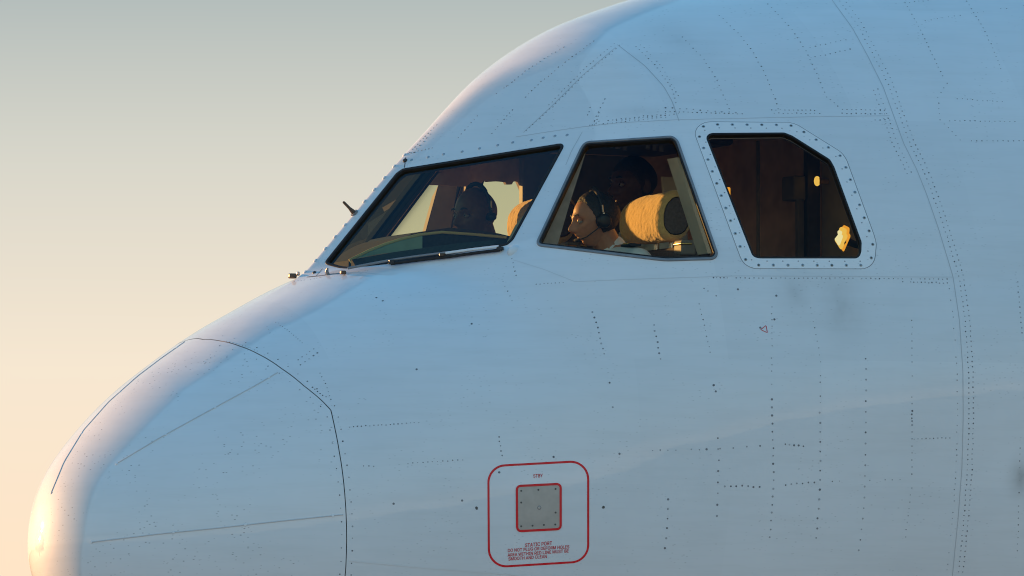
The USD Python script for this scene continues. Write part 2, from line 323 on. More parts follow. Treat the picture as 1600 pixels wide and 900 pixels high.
def compact(v, fc):
    u, inv = np.unique(fc, return_inverse=True); return v[u], inv.reshape(-1, 3)

def path_px(px, step):
    l = LineString(px); n = max(2, int(round(l.length / step)) + 1)
    return np.array([l.interpolate(t, True).coords[0] for t in np.linspace(0, 1, n)])
class Outline:
    """A window outline on the skin: photographed corners laid on the port skin (or their mirror image), rounded, in a plane of its own."""
    def __init__(self, px, rad, side=1, flat=False):
        px = path_px(list(px) + [px[0]], 14)[:-1]    # straight edges of the outline as seen stay straight
        p, n = on_skin(px)
        if flat:                                     # the windshield is a flat facet
            d = ray(px); p = CAM + d * (((POST[0] - CAM) @ WS_N) / (d @ WS_N))[:, None]; n = np.tile(WS_N, (len(p), 1))
        p, n = p * [1, side, 1], n * [1, side, 1]
        self.c = p.mean(0); u, s, vt = np.linalg.svd(p - self.c); nn = vt[2]; nn *= np.sign(nn @ n.mean(0)); self.n = nn
        self.u = np.cross([0, 0, 1], nn); self.u /= np.linalg.norm(self.u); self.v = np.cross(nn, self.u)
        self.raw = Polygon(self.to2(p)).buffer(0); self.poly = self.rounded(self.raw, rad)
    def rounded(self, g, r): return g.buffer(-r, join_style=2).buffer(r, quad_segs=8)
    def to2(self, p): q = p - self.c; return np.c_[q @ self.u, q @ self.v]
    def to3(self, q, lift=0.0):
        """2-D outline points onto the skin along the window's normal."""
        q = np.asarray(q); o = self.c + q[:, :1] * self.u + q[:, 1:] * self.v
        p = solve(o + 0.25 * self.n, np.broadcast_to(-self.n, o.shape), 0.0, 0.5); n = grad(p)
        return p + n * lift, n
    def field(self, poly, v):
        """Signed distance (negative inside) of the mesh vertices near this window."""
        s = np.full(len(v), 1.0); near = (np.linalg.norm(v - self.c, axis=1) < 0.75) & (v[:, 1] * self.c[1] > 0.0) & (np.abs((v - self.c) @ self.n) < 0.2)
        q = self.to2(v[near]); import shapely
        pts = shapely.points(q); d = shapely.distance(poly.exterior, pts); ins = shapely.contains_xy(poly, q[:, 0], q[:, 1])
        s[near] = np.where(ins, -d, d); return s
    def ring(self, outer, inner, lift, n=220):
        """A closed band between two outlines, following the skin."""
        def samp(g):
            e = g.exterior; return np.array([e.interpolate(t, True).coords[0] for t in np.linspace(0, 1, n, endpoint=False)])
        a = samp(outer); e = inner.exterior
        b = np.array([e.interpolate(e.project(Point(*q))).coords[0] for q in a])
        return a, b
def band(A, B):
    n = len(A); i = np.arange(n); j = (i + 1) % n
    return np.vstack([A, B]), np.vstack([np.c_[i, j, n + j], np.c_[i, n + j, n + i]])
def flip_to(mesh, nrm):
    v, fc = mesh; c = np.cross(v[fc[:, 1]] - v[fc[:, 0]], v[fc[:, 2]] - v[fc[:, 0]]).sum(0)
    return (v, fc[:, ::-1]) if c @ nrm < 0 else mesh
def frame_mesh(o, outer, inner, lift, depth):
    """A raised frame: bevelled band on the skin plus an inner wall going down into the opening."""
    a, b = o.ring(outer, inner, 0)
    A0, _ = o.to3(a, 0.0005); ab = a + (b - a) * 0.18; A1, _ = o.to3(ab, lift); bb = a + (b - a) * 0.85; B1, _ = o.to3(bb, lift); B0, nb = o.to3(b, lift * 0.5)
    B2 = B0 - o.n * depth
    rows = [A0, A1, B1, B0, B2]
    v = np.vstack(rows); n = len(a); fs = []
    i = np.arange(n); j = (i + 1) % n
    for r in range(len(rows) - 1):
        fs += [np.c_[r * n + i, r * n + j, (r + 1) * n + j], np.c_[r * n + i, (r + 1) * n + j, (r + 1) * n + i]]
    return flip_to((v, np.vstack(fs)), o.n)

def airliner_part(name, mesh, mat, parent=None, **kw): return obj(name, mesh, mat, parent or plane, **kw)
plane = thing('airliner', 'white jet airliner nose with cockpit windows and riveted skin', 'airliner')

WS = [(505, 412), (541, 424.5), (798, 382.5), (885, 222.5), (624, 264)]
W2 = [(836, 384), (1038, 408), (1125, 405.5), (1057, 212.5), (912, 222)]
W3 = [(1100, 208), (1230, 207), (1300, 251), (1347, 380), (1345, 404), (1177, 404)]
W3P = [(1078, 190), (1240, 191), (1320, 241), (1370, 378), (1366, 420.5), (1163, 420)]
panes = []
V, FACES = SV, SF
openings = []
for side in (1, -1):
    for key, px, r in (('windshield', WS, 0.022), ('sliding_window', W2, 0.032), ('rear_window', W3, 0.03)):
        o = Outline(px, r, side, key == 'windshield'); openings.append((key, side, o))
keep = FACES
cutouts = {}
for k, (key, side, o) in enumerate(openings):
    hole = o.poly.buffer(-0.006)
    s = o.field(hole, V); V, inside, keep = clip(V, keep, s); cutouts[k] = inside
# radome seam, laid on the skin along the line in the photograph and mirrored
SEAM_PX = [(296, 530.5), (318, 530.5), (345, 533), (375, 541), (405, 554), (440, 576), (475, 603), (505, 628), (517, 641), (523, 668), (530, 705), (536, 745), (540, 790), (541.5, 830), (541, 870), (539.5, 898)]
sp, _ = on_skin(SEAM_PX)
def theta_of(p): return np.arctan2(p[..., 2] - (NOSE[2] + 0.05), np.abs(p[..., 1]))
st = theta_of(sp); order = np.argsort(st); st, sl = st[order], sp[order, 0]
seam_x = lambda p: np.interp(theta_of(p), np.r_[-np.pi / 2, st, np.pi / 2], np.r_[sl[0] - 0.02, sl, sl[-1]])
s = V[:, 0] - seam_x(V) + 0.0017; V, rad_f, rest = clip(V, keep, s)
s = V[:, 0] - seam_x(V) - 0.0017; V, gap_f, body_f = clip(V, rest, s)
def skin_part(fc, name, mat, offset=0.0, flip=False, **kw):
    v, ff = compact(V, fc); n = grad(v); v = v + n * offset
    if flip: ff, n = ff[:, ::-1], -n
    return airliner_part(name, (v, ff), mat, normals=n, **kw)
fuselage = skin_part(body_f, 'fuselage', 'white_paint')
radome = skin_part(rad_f, 'radome', 'radome_paint')
skin_part(gap_f, 'radome_seal', 'seam_dark', -0.006)
inner = body_f[(V[body_f][:, :, 0].mean(1) < 3.7) & (V[body_f][:, :, 2].mean(1) > 3.0)]
skin_part(inner, 'cockpit_lining', 'liner', -0.03, True)
# closed rear end, far outside the picture
th = np.linspace(0, 2 * np.pi, 96, endpoint=False)
ring = solve(np.tile([9.0, 0, 3.25], (96, 1)), np.c_[0 * th, np.cos(th), np.sin(th)], 0.0, 3.0)
airliner_part('aft_bulkhead', (np.vstack([[9.0, 0, 3.25], ring]), np.array([[0, i + 1, (i + 1) % 96 + 1] for i in range(96)])), 'white_paint')

# ------------------------------------------------------------------ windows
def screw_mesh(p, n, r, h, sides=10):
    t = np.cross(n, [0.3, 0.2, 1.0]); t /= np.linalg.norm(t); b = np.cross(n, t); a = np.arange(sides) * 2 * np.pi / sides
    c = np.cos(a)[:, None] * t + np.sin(a)[:, None] * b
    v = np.vstack([p + c * r, p + c * r * 0.72 + n * h, [p + n * h * 1.1]])
    i = np.arange(sides); j = (i + 1) % sides
    return v, np.vstack([np.c_[i, j, sides + j], np.c_[i, sides + j, sides + i], np.c_[sides + i, sides + j, np.full(sides, 2 * sides)]])
def join(ms):
    vs, fs, k = [], [], 0
    for v, fc in ms:
        vs.append(v); fs.append(np.asarray(fc) + k); k += len(v)
    return np.vstack(vs), np.vstack(fs)
for k, (key, side, o) in enumerate(openings):
    v, ff = compact(V, cutouts[k]); n = grad(v)
    if key == 'windshield':
        w = airliner_part('windshield', frame_mesh(o, o.poly, o.poly.buffer(-0.014), 0.003, 0.03), 'rubber', smooth=40)
        gl = 'windshield_glass'
    elif key == 'sliding_window':
        w = airliner_part('sliding_window', frame_mesh(o, o.poly.buffer(0.002), o.poly.buffer(-0.011), 0.006, 0.01), 'frame_grey', smooth=40)
        obj('seal', frame_mesh(o, o.poly.buffer(-0.010), o.poly.buffer(-0.018), 0.0035, 0.03), 'rubber', w, smooth=40)
        gl = 'side_glass'
    else:
        w = airliner_part('rear_window', frame_mesh(o, o.poly, o.poly.buffer(-0.008), 0.001, 0.03), 'rubber', smooth=40)
        gl = 'side_glass'
    obj('glass', (v - n * 0.010, ff), gl, w, normals=n)
    # the lined thickness of the opening
    a = np.array([o.poly.buffer(-0.006).exterior.interpolate(t, True).coords[0] for t in np.linspace(0, 1, 160, endpoint=False)])
    A, _ = o.to3(a, -0.012); B = A - o.n * 0.030
    obj('reveal', flip_to(band(A, B), o.n), 'reveal', w, smooth=40)
    if key == 'rear_window':
        po = Outline(W3P, 0.07, side); plate = po.poly
        e = [plate.exterior.interpolate(t, True).coords[0] for t in np.linspace(0, 1, 200, endpoint=False)]
        a3, nn = po.to3(e, 0.0006); b3, _ = po.to3([plate.buffer(-0.0028).exterior.interpolate(plate.buffer(-0.0028).exterior.project(Point(*q))).coords[0] for q in e], 0.0006)
        obj('panel_edge', flip_to(band(a3, b3), po.n), 'seam_dark', w)
        e2 = np.array(e); on_o = o.to2(po.to3(e2)[0]); ext = o.poly.exterior; near_ = np.array([ext.interpolate(ext.project(Point(*q))).coords[0] for q in on_o]); e3 = po.to2(o.to3(near_)[0])
        rows = [po.to3(e2 + (e3 - e2) * k, .0009)[0] for k in np.linspace(.035, 1, 8)]
        m_ = len(e); i_ = np.arange(m_); j_ = (i_ + 1) % m_
        pf = np.vstack([x for r in range(7) for x in (np.c_[r * m_ + i_, r * m_ + j_, (r + 1) * m_ + j_], np.c_[r * m_ + i_, (r + 1) * m_ + j_, (r + 1) * m_ + i_])])
        obj('surround_plate', flip_to((np.vstack(rows), pf), po.n), 'plate_paint', w, smooth=True)
        row = plate.buffer(-0.016).exterior; cnt = 38
        for i in range(cnt):
            p, nn = po.to3([row.interpolate(i / cnt, True).coords[0]]); p = p + nn * .0008; obj('screw', screw_mesh(p[0], nn[0], 0.0075, 0.0012), 'screw_metal', w, smooth=50)
            if i % 1 == 0 and side > 0:
                obj('screw_recess', screw_mesh(p[0] + nn[0] * 0.0012, nn[0], 0.0036 if rng.random() < .6 else 0.005, 0.0004, 6), 'screw_slot', w)
        row = plate.buffer(-0.034).exterior; cnt = 34
        obj('small_fasteners', join([screw_mesh(*(q[0] for q in po.to3([row.interpolate((i + .5) / cnt, True).coords[0]], .0009)), 0.0035, 0.0008, 6) for i in range(cnt)]), 'rivet_grey', w, kind='stuff')

# ------------------------------------------------------------------ seams, rivets, marks on the skin
def ribbon(px, width, lift=0.0006, step=7, closed=False):
    q = path_px(px, step)
    if closed: q = q[:-1]
    p, n = on_skin(q)
    t = (np.roll(p, -1, 0) - np.roll(p, 1, 0)) if closed else np.gradient(p, axis=0)
    t /= np.linalg.norm(t, axis=1, keepdims=True); b = np.cross(n, t)
    A, B = p + b * width / 2 + n * lift, p - b * width / 2 + n * lift
    if closed: return flip_to(band(A, B), n.mean(0))
    m = len(A); i = np.arange(m - 1)
    return flip_to((np.vstack([A, B]), np.vstack([np.c_[i, i + 1, m + i + 1], np.c_[i, m + i + 1, m + i]])), n.mean(0))
JOINT = [(1300, 0), (1332, 44), (1356, 88), (1380, 136), (1396, 180), (1412, 224), (1432, 264), (1448, 304), (1466, 356), (1489, 432), (1499, 500), (1504.5, 580), (1505, 650), (1503, 730), (1497, 810), (1488, 900)]
SEAMS = [(JOINT, 0.0026, 'seam_grey'), ([(965, 70), (1008, 103), (1037, 135), (1050, 158), (1061, 189)], 0.003, 'seam_grey'),
         ([(806, 214), (850, 207), (912, 198), (965, 192), (1060, 187), (1200, 184), (1290, 182), (1390, 181)], 0.002, 'seam_grey'),
         ([(802, 406), (850, 421), (898, 440)], 0.002, 'seam_light'), ([(898, 440), (1000, 436), (1150, 431), (1300, 432), (1488, 433)], 0.002, 'seam_light'),
         ([(910, 206), (893, 236), (884, 258)], 0.0022, 'seam_grey'), ([(818, 207), (862, 166), (910, 118), (962, 74)], 0.0022, 'seam_grey'),
         ([(545, 876), (640, 885), (740, 893), (830, 900)], 0.004, 'white_paint')]
for px, wd, mm in SEAMS: airliner_part('panel_seam', ribbon(px, wd, 0.0015 if mm == 'white_paint' else 0.0006), mm)
def shifted(px, d):
    l = LineString(px).parallel_offset(abs(d), 'left' if d < 0 else 'right'); c = list(l.coords)
    return c if np.hypot(*(np.array(c[0]) - px[0])) < np.hypot(*(np.array(c[-1]) - px[0])) else c[::-1]
# rows of flush rivets: path, spacing in photo pixels, radius, strength 0..1 (how many show and how dark)
ROWS = [
    ([(1066, 58), (1098, 90), (1120, 124), (1134, 158), (1140, 170)], 8, .0032, .7), ([(1124, 24), (1156, 54), (1178, 84), (1196, 116), (1212, 156), (1216, 170)], 8, .0036, .85),
    ([(1200, 6), (1236, 44), (1260, 80), (1276, 116), (1292, 152), (1310, 166)], 8, .0036, .85), ([(1266, 74), (1322, 62)], 8, .0036, .9), ([(1274, 89), (1328, 77)], 8, .0036, .95),
    ([(1414, 4), (1434, 38), (1452, 76), (1466, 104), (1473, 118)], 7, .0034, .85), ([(1510, 2), (1532, 36), (1552, 76), (1564, 108)], 7, .0034, .85),
    ([(1446, 32), (1520, 21), (1600, 9)], 9, .003, .4), ([(1414, 4), (1450, 1)], 8, .0034, .8), ([(1480, 130), (1466, 152), (1468, 186), (1500, 218)], 9, .003, .45),
    ([(1496, 154), (1566, 159)], 8, .003, .6), ([(1484, 188), (1586, 190)], 8, .003, .6), ([(1518, 220), (1600, 220)], 8, .003, .65),
    ([(1206, 172), (1280, 172)], 7, .003, .55), ([(1210, 177), (1280, 177)], 7, .003, .5), ([(1316, 171), (1382, 172)], 7, .0034, .75), ([(1316, 177), (1382, 178)], 7, .0034, .75), ([(1360, 187), (1390, 188)], 8, .003, .5),
    ([(1040, 174), (1160, 178)], 7, .0034, .7), ([(1040, 168), (1150, 176)], 11, .004, .6), ([(964, 188), (1060, 178)], 7, .003, .6), ([(922, 196), (1040, 183)], 7, .003, .7), ([(922, 191), (1040, 178)], 7, .003, .5),
    ([(925, 195), (945, 155)], 7, .0036, .8), ([(918, 180), (922, 168)], 6, .0036, .9), ([(932, 192), (936, 176)], 6, .0036, .7),
    ([(788, 138), (820, 112), (850, 92), (880, 74)], 7, .0034, .6), ([(768, 152), (800, 128)], 9, .003, .3), ([(821, 152), (844, 129), (886, 95), (928, 64)], 7, .0034, .7), ([(822, 204), (866, 164), (914, 116), (968, 71)], 7, .0032, .75),
    ([(858, 164), (910, 110), (960, 68)], 7, .0032, .65), ([(716, 215), (746, 181)], 7, .0032, .8), ([(769, 208), (801, 171)], 7, .0034, .85), ([(640, 238), (655, 222), (682, 196)], 6, .0034, .8),
    ([(646, 238), (672, 210)], 7, .0034, .75), ([(637, 240), (675, 231)], 6, .0034, .75), ([(994, 72), (1028, 106), (1051, 141), (1056, 160)], 7, .0034, .6), ([(1001, 70), (1034, 104), (1060, 150)], 7, .003, .45),
    ([(926, 488), (933, 508), (940, 537), (944, 553)], 8, .0042, .9), ([(1022, 508), (1027, 535), (1032, 561)], 8.5, .0042, .95), ([(1092, 475), (1100, 505), (1110, 550)], 9, .003, .4), ([(952, 598), (957, 636)], 38, .005, 1.0), ([(1116, 602), (1118, 612)], 10, .004, 1.0),
    ([(1044, 780), (1042, 828), (1039, 856)], 16, .0045, .8), ([(1122, 684), (1123, 722), (1121, 776), (1120, 806)], 17, .0045, .75), ([(1206, 624), (1207, 662), (1209, 749), (1206, 804), (1203, 839)], 13, .0046, .7), ([(1281, 645), (1282, 702), (1280, 788), (1275, 840)], 15, .0046, .7),
    ([(1353, 560), (1353, 665), (1351, 776), (1348, 812), (1342, 860)], 17, .004, .55), ([(1425, 500), (1425, 645), (1425, 760), (1412, 860)], 11, .003, .45), ([(1425, 642), (1425, 664)], 6, .0042, .95),
    ([(1132, 760), (1160, 759), (1187, 761)], 8.5, .0046, .95), ([(1227, 694), (1255, 697)], 8, .0042, .8), ([(1227, 758), (1243, 755), (1272, 754)], 9, .0042, .8), ([(1104, 702), (1161, 699), (1188, 696)], 22, .0042, .8), ([(1428, 686), (1484, 684)], 6, .003, .6),
    ([(1300, 752), (1406, 749)], 12, .003, .3), ([(1020, 704), (1104, 702)], 12, .003, .3), ([(1206, 470), (1206, 600)], 10, .0028, .3), ([(1265, 470), (1282, 560), (1282, 640)], 11, .0028, .35), ([(1115, 434), (1136, 434)], 6, .003, .7), ([(1150, 434), (1480, 436)], 7, .003, .45),
    ([(1405, 440), (1480, 442)], 6, .0034, .5), ([(1100, 450), (1120, 462)], 9, .0034, .5), ([(1590, 440), (1597, 520)], 8, .003, .7), ([(1594, 700), (1590, 860)], 10, .003, .45),
    ([(546, 667), (600, 664), (654, 660)], 6.5, .003, .6), ([(637, 724), (731, 718)], 8, .0028, .5), ([(560, 728), (584, 728)], 7, .003, .4), ([(800, 404), (806, 430)], 7, .0036, .6), ([(838, 444), (880, 441)], 6, .003, .6), ([(786, 440), (800, 470)], 8, .003, .4), ([(780, 682), (784, 712)], 8, .003, .5),
    ([(431, 503), (452, 518), (472, 535)], 4.5, .0026, .75), ([(354, 533), (380, 540), (402, 549)], 5, .0026, .7), ([(500, 583), (510, 602), (517, 624)], 6, .003, .75), ([(488, 605), (504, 618)], 5.5, .0034, .95), ([(466, 562), (490, 545)], 7, .003, .6),
    ([(470, 570), (496, 552)], 9, .004, .6), ([(318, 565), (335, 556)], 6, .0026, .5), ([(415, 505), (422, 520)], 6, .0026, .3), ([(460, 440), (500, 434)], 5, .0026, .5), ([(560, 425), (575, 423)], 5, .0026, .4),
]
ROWS += [(shifted(JOINT, d), 8, .0032, st_) for d, st_ in ((9, .75), (16, .75))] + [(shifted(JOINT[3:7], d), 8, .003, .6) for d in (-9, -16)] + [(shifted(JOINT[9:], -9), 9, .0026, .25)]
S_AFT = SEAM_PX[2:]
ROWS += [(shifted(S_AFT, 9), 19, .0034, .75), (shifted(S_AFT, -8), 21, .003, .6)]
groups = {'rivet_dark': [], 'rivet_grey': []}
allq, meta = [], []
for px, sp_, r, strength in ROWS:
    q = path_px(px, sp_); q = q + rng.normal(0, .35, q.shape)
    for a in q:
        u = rng.random()
        if u > strength + 0.4: continue
        allq.append(a); meta.append((r * rng.uniform(.75, 1.15), u < strength * 0.7))
# stray single marks
for a in [(737, 506), (651, 577), (1213, 462), (588, 465), (598, 470), (745, 795), (942, 793), (1153, 452), (1210, 499), (968, 709), (1104, 702), (1188, 512), (722, 782), (615, 787), (1115, 602), (865, 714), (780, 738)]: allq.append(a); meta.append((.005, True))
P, N = on_skin(np.array(allq))
okp = f(P - N * .004) < 0
for p, n, (r, dark), good in zip(P, N, meta, okp):
    if good: groups['rivet_dark' if dark else 'rivet_grey'].append(screw_mesh(p + n * .0002, n, r, 0.0005, 7))
for mm, ms in groups.items(): airliner_part('rivet_rows', join(ms), mm, kind='stuff')
for a in [(643, 250), (669, 245.6), (693, 241), (722, 237), (749, 232), (777.5, 227), (801, 222.6), (830, 219), (848.6, 215.4), (867, 212.5), (886, 211)]:
    p, n = on_skin([a]); airliner_part('retainer_screw', screw_mesh(p[0], n[0], .0075, .0014), 'screw_metal', smooth=50)
for t in np.linspace(0.04, 0.96, 11):      # screws of the strip on the post between the windshields
    p = POST[0] + t * (POST[1] - POST[0]); n = np.array([WS_N[0], 0, WS_N[2]]); n /= np.linalg.norm(n)
    q = solve((p + n * .15)[None], -n[None], 0.0, .3); airliner_part('post_screw', screw_mesh(q[0], n, .010, .0028), 'white_paint', smooth=50)

# lightning diverter strips on the radome
def tube(pts, r, sides=8, cap=True):
    p = np.asarray(pts, float); t = np.gradient(p, axis=0); t /= np.linalg.norm(t, axis=1, keepdims=True)
    a = np.cross(t, [0.1, 0.2, 1.0]); a /= np.linalg.norm(a, axis=1, keepdims=True); b = np.cross(t, a); an = np.arange(sides) * 2 * np.pi / sides
    rr = np.broadcast_to(np.asarray(r, float), (len(p),))
    v = p[:, None] + rr[:, None, None] * (np.cos(an)[None, :, None] * a[:, None] + np.sin(an)[None, :, None] * b[:, None])
    n = len(p); i, j = np.meshgrid(np.arange(n - 1), np.arange(sides), indexing='ij'); j2 = (j + 1) % sides
    q = np.stack([i * sides + j, i * sides + j2, (i + 1) * sides + j2, (i + 1) * sides + j], -1).reshape(-1, 4)
    fs = [q[:, [0, 1, 2]], q[:, [0, 2, 3]]]; v = v.reshape(-1, 3)
    if cap:
        v = np.vstack([v, p[0], p[-1]]); k = np.arange(sides); k2 = (k + 1) % sides
        fs += [np.c_[k2, k, np.full(sides, len(v) - 2)], np.c_[(n - 1) * sides + k, (n - 1) * sides + k2, np.full(sides, len(v) - 1)]]
    return v, np.vstack(fs)
STRIPS = [[(80, 770), (100, 722), (130, 673), (170, 628), (215, 588), (252, 560), (289, 534)], [(183, 724), (250, 684), (330, 640), (400, 602), (434, 582)], [(143, 847), (250, 834), (340, 825), (430, 815), (536, 804)]]
for px in STRIPS:
    p, n = on_skin(path_px(px, 8))
    for side in ((1,) if px is STRIPS[0] else (1, -1)):
        st_ = airliner_part('lightning_strip', tube(p * [1, side, 1] + n * [1, side, 1] * .0003, .0027), 'seam_light', smooth=60)
        for t in (0.0, .33, .62, .97):
            k = int(t * (len(p) - 1)); obj('fastener', screw_mesh(p[k] * [1, side, 1], n[k] * [1, side, 1], .007, .003), 'radome_paint', st_, smooth=50)

# static port: plate, red borders, screws and lettering
def px_poly(px, r): return Polygon(px).buffer(-r, join_style=2).buffer(r, quad_segs=10)
def closed_ribbon(poly, width, lift): 
    c = list(poly.exterior.coords); return ribbon(c, width, lift, step=2.5, closed=True)
OUT = px_poly([(763, 728.5), (919, 720), (919, 877), (764, 886.5)], 27); INN = px_poly([(807.5, 759.5), (876, 756), (876, 826.5), (808, 830)], 6)
def cap_mesh(poly, lift):
    c = np.array(poly.segmentize(3.0).exterior.coords)[:-1]; ctr = np.array(poly.centroid.coords[0]); ks = np.linspace(0, 1, 13)[1:]; rows = [ctr[None]] + [ctr + (c - ctr) * k for k in ks]
    p, n = on_skin(np.vstack(rows), lift); m = len(c); i = np.arange(m); j = (i + 1) % m
    fs = [np.c_[np.zeros(m, int), 1 + i, 1 + j]] + [q for r in range(len(ks) - 1) for q in (np.c_[1 + r * m + i, 1 + (r + 1) * m + i, 1 + (r + 1) * m + j], np.c_[1 + r * m + i, 1 + (r + 1) * m + j, 1 + r * m + j])]
    return flip_to((p, np.vstack(fs)), n.mean(0))
port = airliner_part('static_port', cap_mesh(INN, .0012), 'port_plate', smooth=60)
obj('outer_border', closed_ribbon(OUT, 0.0088, .0006), 'red_paint', port); obj('inner_border', closed_ribbon(INN, 0.0095, .0018), 'red_paint', port)
for a in [(490, 330), (605, 323), (720, 317), (490, 408), (720, 475), (490, 567), (566, 563), (642, 558), (718, 555)]:
    p, n = on_skin([(700 + a[0] / 4.286, 690 + a[1] / 4.286)], .0014); obj('screw', screw_mesh(p[0], n[0], .0042, .0006, 8), 'screw_slot', port)
p, n = on_skin([(842.5, 793.2)], .0014); obj('port_hole', screw_mesh(p[0], n[0], .0085, .0008, 14), 'frame_grey', port); obj('port_centre', screw_mesh(p[0] + n[0] * .0009, n[0], .0055, .0006, 12), 'port_plate', port)
for a in [(744.5, 793.5), (943, 792.5)]:
    p, n = on_skin([a], .0004); airliner_part('drain_hole', screw_mesh(p[0], n[0], .006, .0005, 8), 'screw_slot')
def lettering(text, x0, x1, y0, y1, height, lift=.0009):
    """Text laid on the skin along a sloping line."""
    m = meshkit.text_mesh(text, 1.0, 0.01, True); v, fc = np.array(m.vertices), np.array(m.faces)
    top = v[:, 2] > .005; fc = fc[top[fc].all(1)]
    w = v[:, 0].max(); X = x0 + (x1 - x0) * v[:, 0] / w; Y = y0 + (y1 - y0) * v[:, 0] / w - v[:, 1] * height
    p, n = on_skin(np.c_[X, Y], lift); u, inv = np.unique(fc, return_inverse=True)
    return flip_to((p[u], inv.reshape(-1, 3)), n.mean(0))
for t in [('STBY', 833, 848, 746.3, 745.5, 5.2), ('STATIC PORT', 820, 862.5, 854.8, 851.2, 5.6), ('DO NOT PLUG OR DEFORM HOLES', 793, 889.5, 862.6, 856.6, 4.9), ('AREA WITHIN RED LINE MUST BE', 793, 888.5, 869.6, 863.0, 4.9), ('SMOOTH AND CLEAN', 794, 854.5, 875.8, 871.6, 4.9)]:
    obj('lettering', lettering(*t), 'red_print', port)
airliner_part('warning_triangle', ribbon([(1188.5, 515), (1197, 508.5), (1199, 520), (1188.5, 515)], .0032, .0006, 2.0, True), 'red_print')

# ------------------------------------------------------------------ fittings outside: wiper, rain nozzles, probe
def box(lo, hi): 
    b = trimesh.creation.box(bounds=[lo, hi]); return np.array(b.vertices), np.array(b.faces)
def rbox(lo, hi, r):
    """A box with rounded edges."""
    lo, hi = np.array(lo, float), np.array(hi, float); r = min(r, *( (hi - lo) * .49))
    s = m3.Manifold.sphere(r, 12); c = [s.translate([(lo if i else hi)[0] + (r if i else -r), (lo if j else hi)[1] + (r if j else -r), (lo if k else hi)[2] + (r if k else -r)]) for i in (0, 1) for j in (0, 1) for k in (0, 1)]
    return m3.Manifold.batch_hull(c)
def ball(c, r, n=16): return m3.Manifold.sphere(r, n).translate([float(a) for a in c])
def smooth_solid(ms, edge, it=10):
    u = m3.Manifold.batch_boolean(ms, m3.OpType.Add).refine_to_length(edge); v, fc = mesh_of(u)
    t = trimesh.Trimesh(v, fc, process=False); trimesh.smoothing.filter_taubin(t, .5, .53, it); return np.array(t.vertices), np.array(t.faces)
def mesh_of(m): a = m.to_mesh(); return np.array(a.vert_properties[:, :3]), np.array(a.tri_verts)
def skin_at(px, lift):
    p, n = on_skin([px], lift); return p[0]
wiper = airliner_part('wiper', tube([skin_at(a, .022) for a in ((545, 427), (580, 420), (620, 411.5), (660, 405), (706, 399))], [.0055, .0055, .005, .005, .0045]), 'frame_grey', smooth=60)
obj('blade', tube([skin_at(a, .012) for a in ((612, 416), (660, 409), (706, 403.5), (745, 398), (782, 393.5))], .007), 'rubber', wiper, smooth=60)
obj('blade_holder', tube([skin_at(a, .021) for a in ((700, 400.5), (740, 395), (782, 390))], .0065), 'white_paint', wiper, smooth=60)
obj('hinge', rbox(skin_at((537, 430), .012) - [.012, .010, .008], skin_at((537, 430), .012) + [.012, .010, .008], .005), 'brown_metal', wiper, smooth=40)
obj('clip', rbox(skin_at((694, 403), .02) - [.014, .007, .007], skin_at((694, 403), .02) + [.014, .007, .007], .004), 'brown_metal', wiper, smooth=40)
obj('link', rbox(skin_at((613, 416), .02) - [.012, .01, .01], skin_at((613, 416), .02) + [.012, .01, .01], .004), 'black_metal', wiper, smooth=40)
q = skin_at((783, 391), .012); obj('tip', rbox(q - [.014, .01, .008], q + [.014, .01, .008], .004), 'black_metal', wiper, smooth=40)
for a, r in (((512, 429), .013),):
    p, n = on_skin([a]); airliner_part('rain_nozzle', tube([p[0] - n[0] * .004, p[0] + n[0] * .014, p[0] + n[0] * .03 + np.array([.008, 0, .0])], [r * .8, r * .6, r * .4]), 'frame_grey', smooth=50)
b0 = POST[0] + np.array([-.012, .045, .004])
st_w = airliner_part('wiper_hinge', rbox(b0 - [.02, .014, .008], b0 + [.014, .014, .014], .007), 'brown_metal', smooth=40)
obj('nut', rbox(b0 + [.016, -.010, .004], b0 + [.030, .006, .022], .005), 'bare_metal', st_w, smooth=40)
pd = np.array([-WS_N[2], 0, 0]);
p0 = POST[0] + .50 * (POST[1] - POST[0]); n0 = np.array([WS_N[0], 0, WS_N[2]]); n0 /= np.linalg.norm(n0)
base = solve((p0 + n0 * .15)[None], -n0[None], 0.0, .3)[0]
probe = airliner_part('ice_probe', tube([base - n0 * .004, base + n0 * .012, base + n0 * .03, base + n0 * .066, base + n0 * .07], [.011, .010, .0065, .0058, .004]), 'brown_metal', smooth=50)
obj('probe_base', tube([base - n0 * .004, base + n0 * .004], [.018, .017], 14), 'frame_grey', probe)
airliner_part('windshield_base_seam', ribbon([(480, 433), (500, 431), (540, 425.5)], .006, .001, 4), 'seam_dark')
airliner_part('post_seam', ribbon([(634, 246), (632, 262)], .004, .0008, 4), 'seam_dark'); airliner_part('post_seam', ribbon([(504, 420), (494, 431)], .003, .0008, 4), 'seam_dark')
p, n = on_skin([(491, 426)]); airliner_part('post_bolt', screw_mesh(p[0], n[0], .010, .004, 12), 'black_metal')
p, n = on_skin([(633, 251)]); airliner_part('post_bolt', screw_mesh(p[0], n[0], .011, .006, 12), 'black_metal')
p, n = on_skin([(803, 391)]); t = trimesh.creation.icosphere(3, 1.0); tv = np.array(t.vertices) * [.035, .02, .03]; airliner_part('sill_fairing', (tv + p[0] - n[0] * .012, t.faces), 'white_paint', smooth=True)

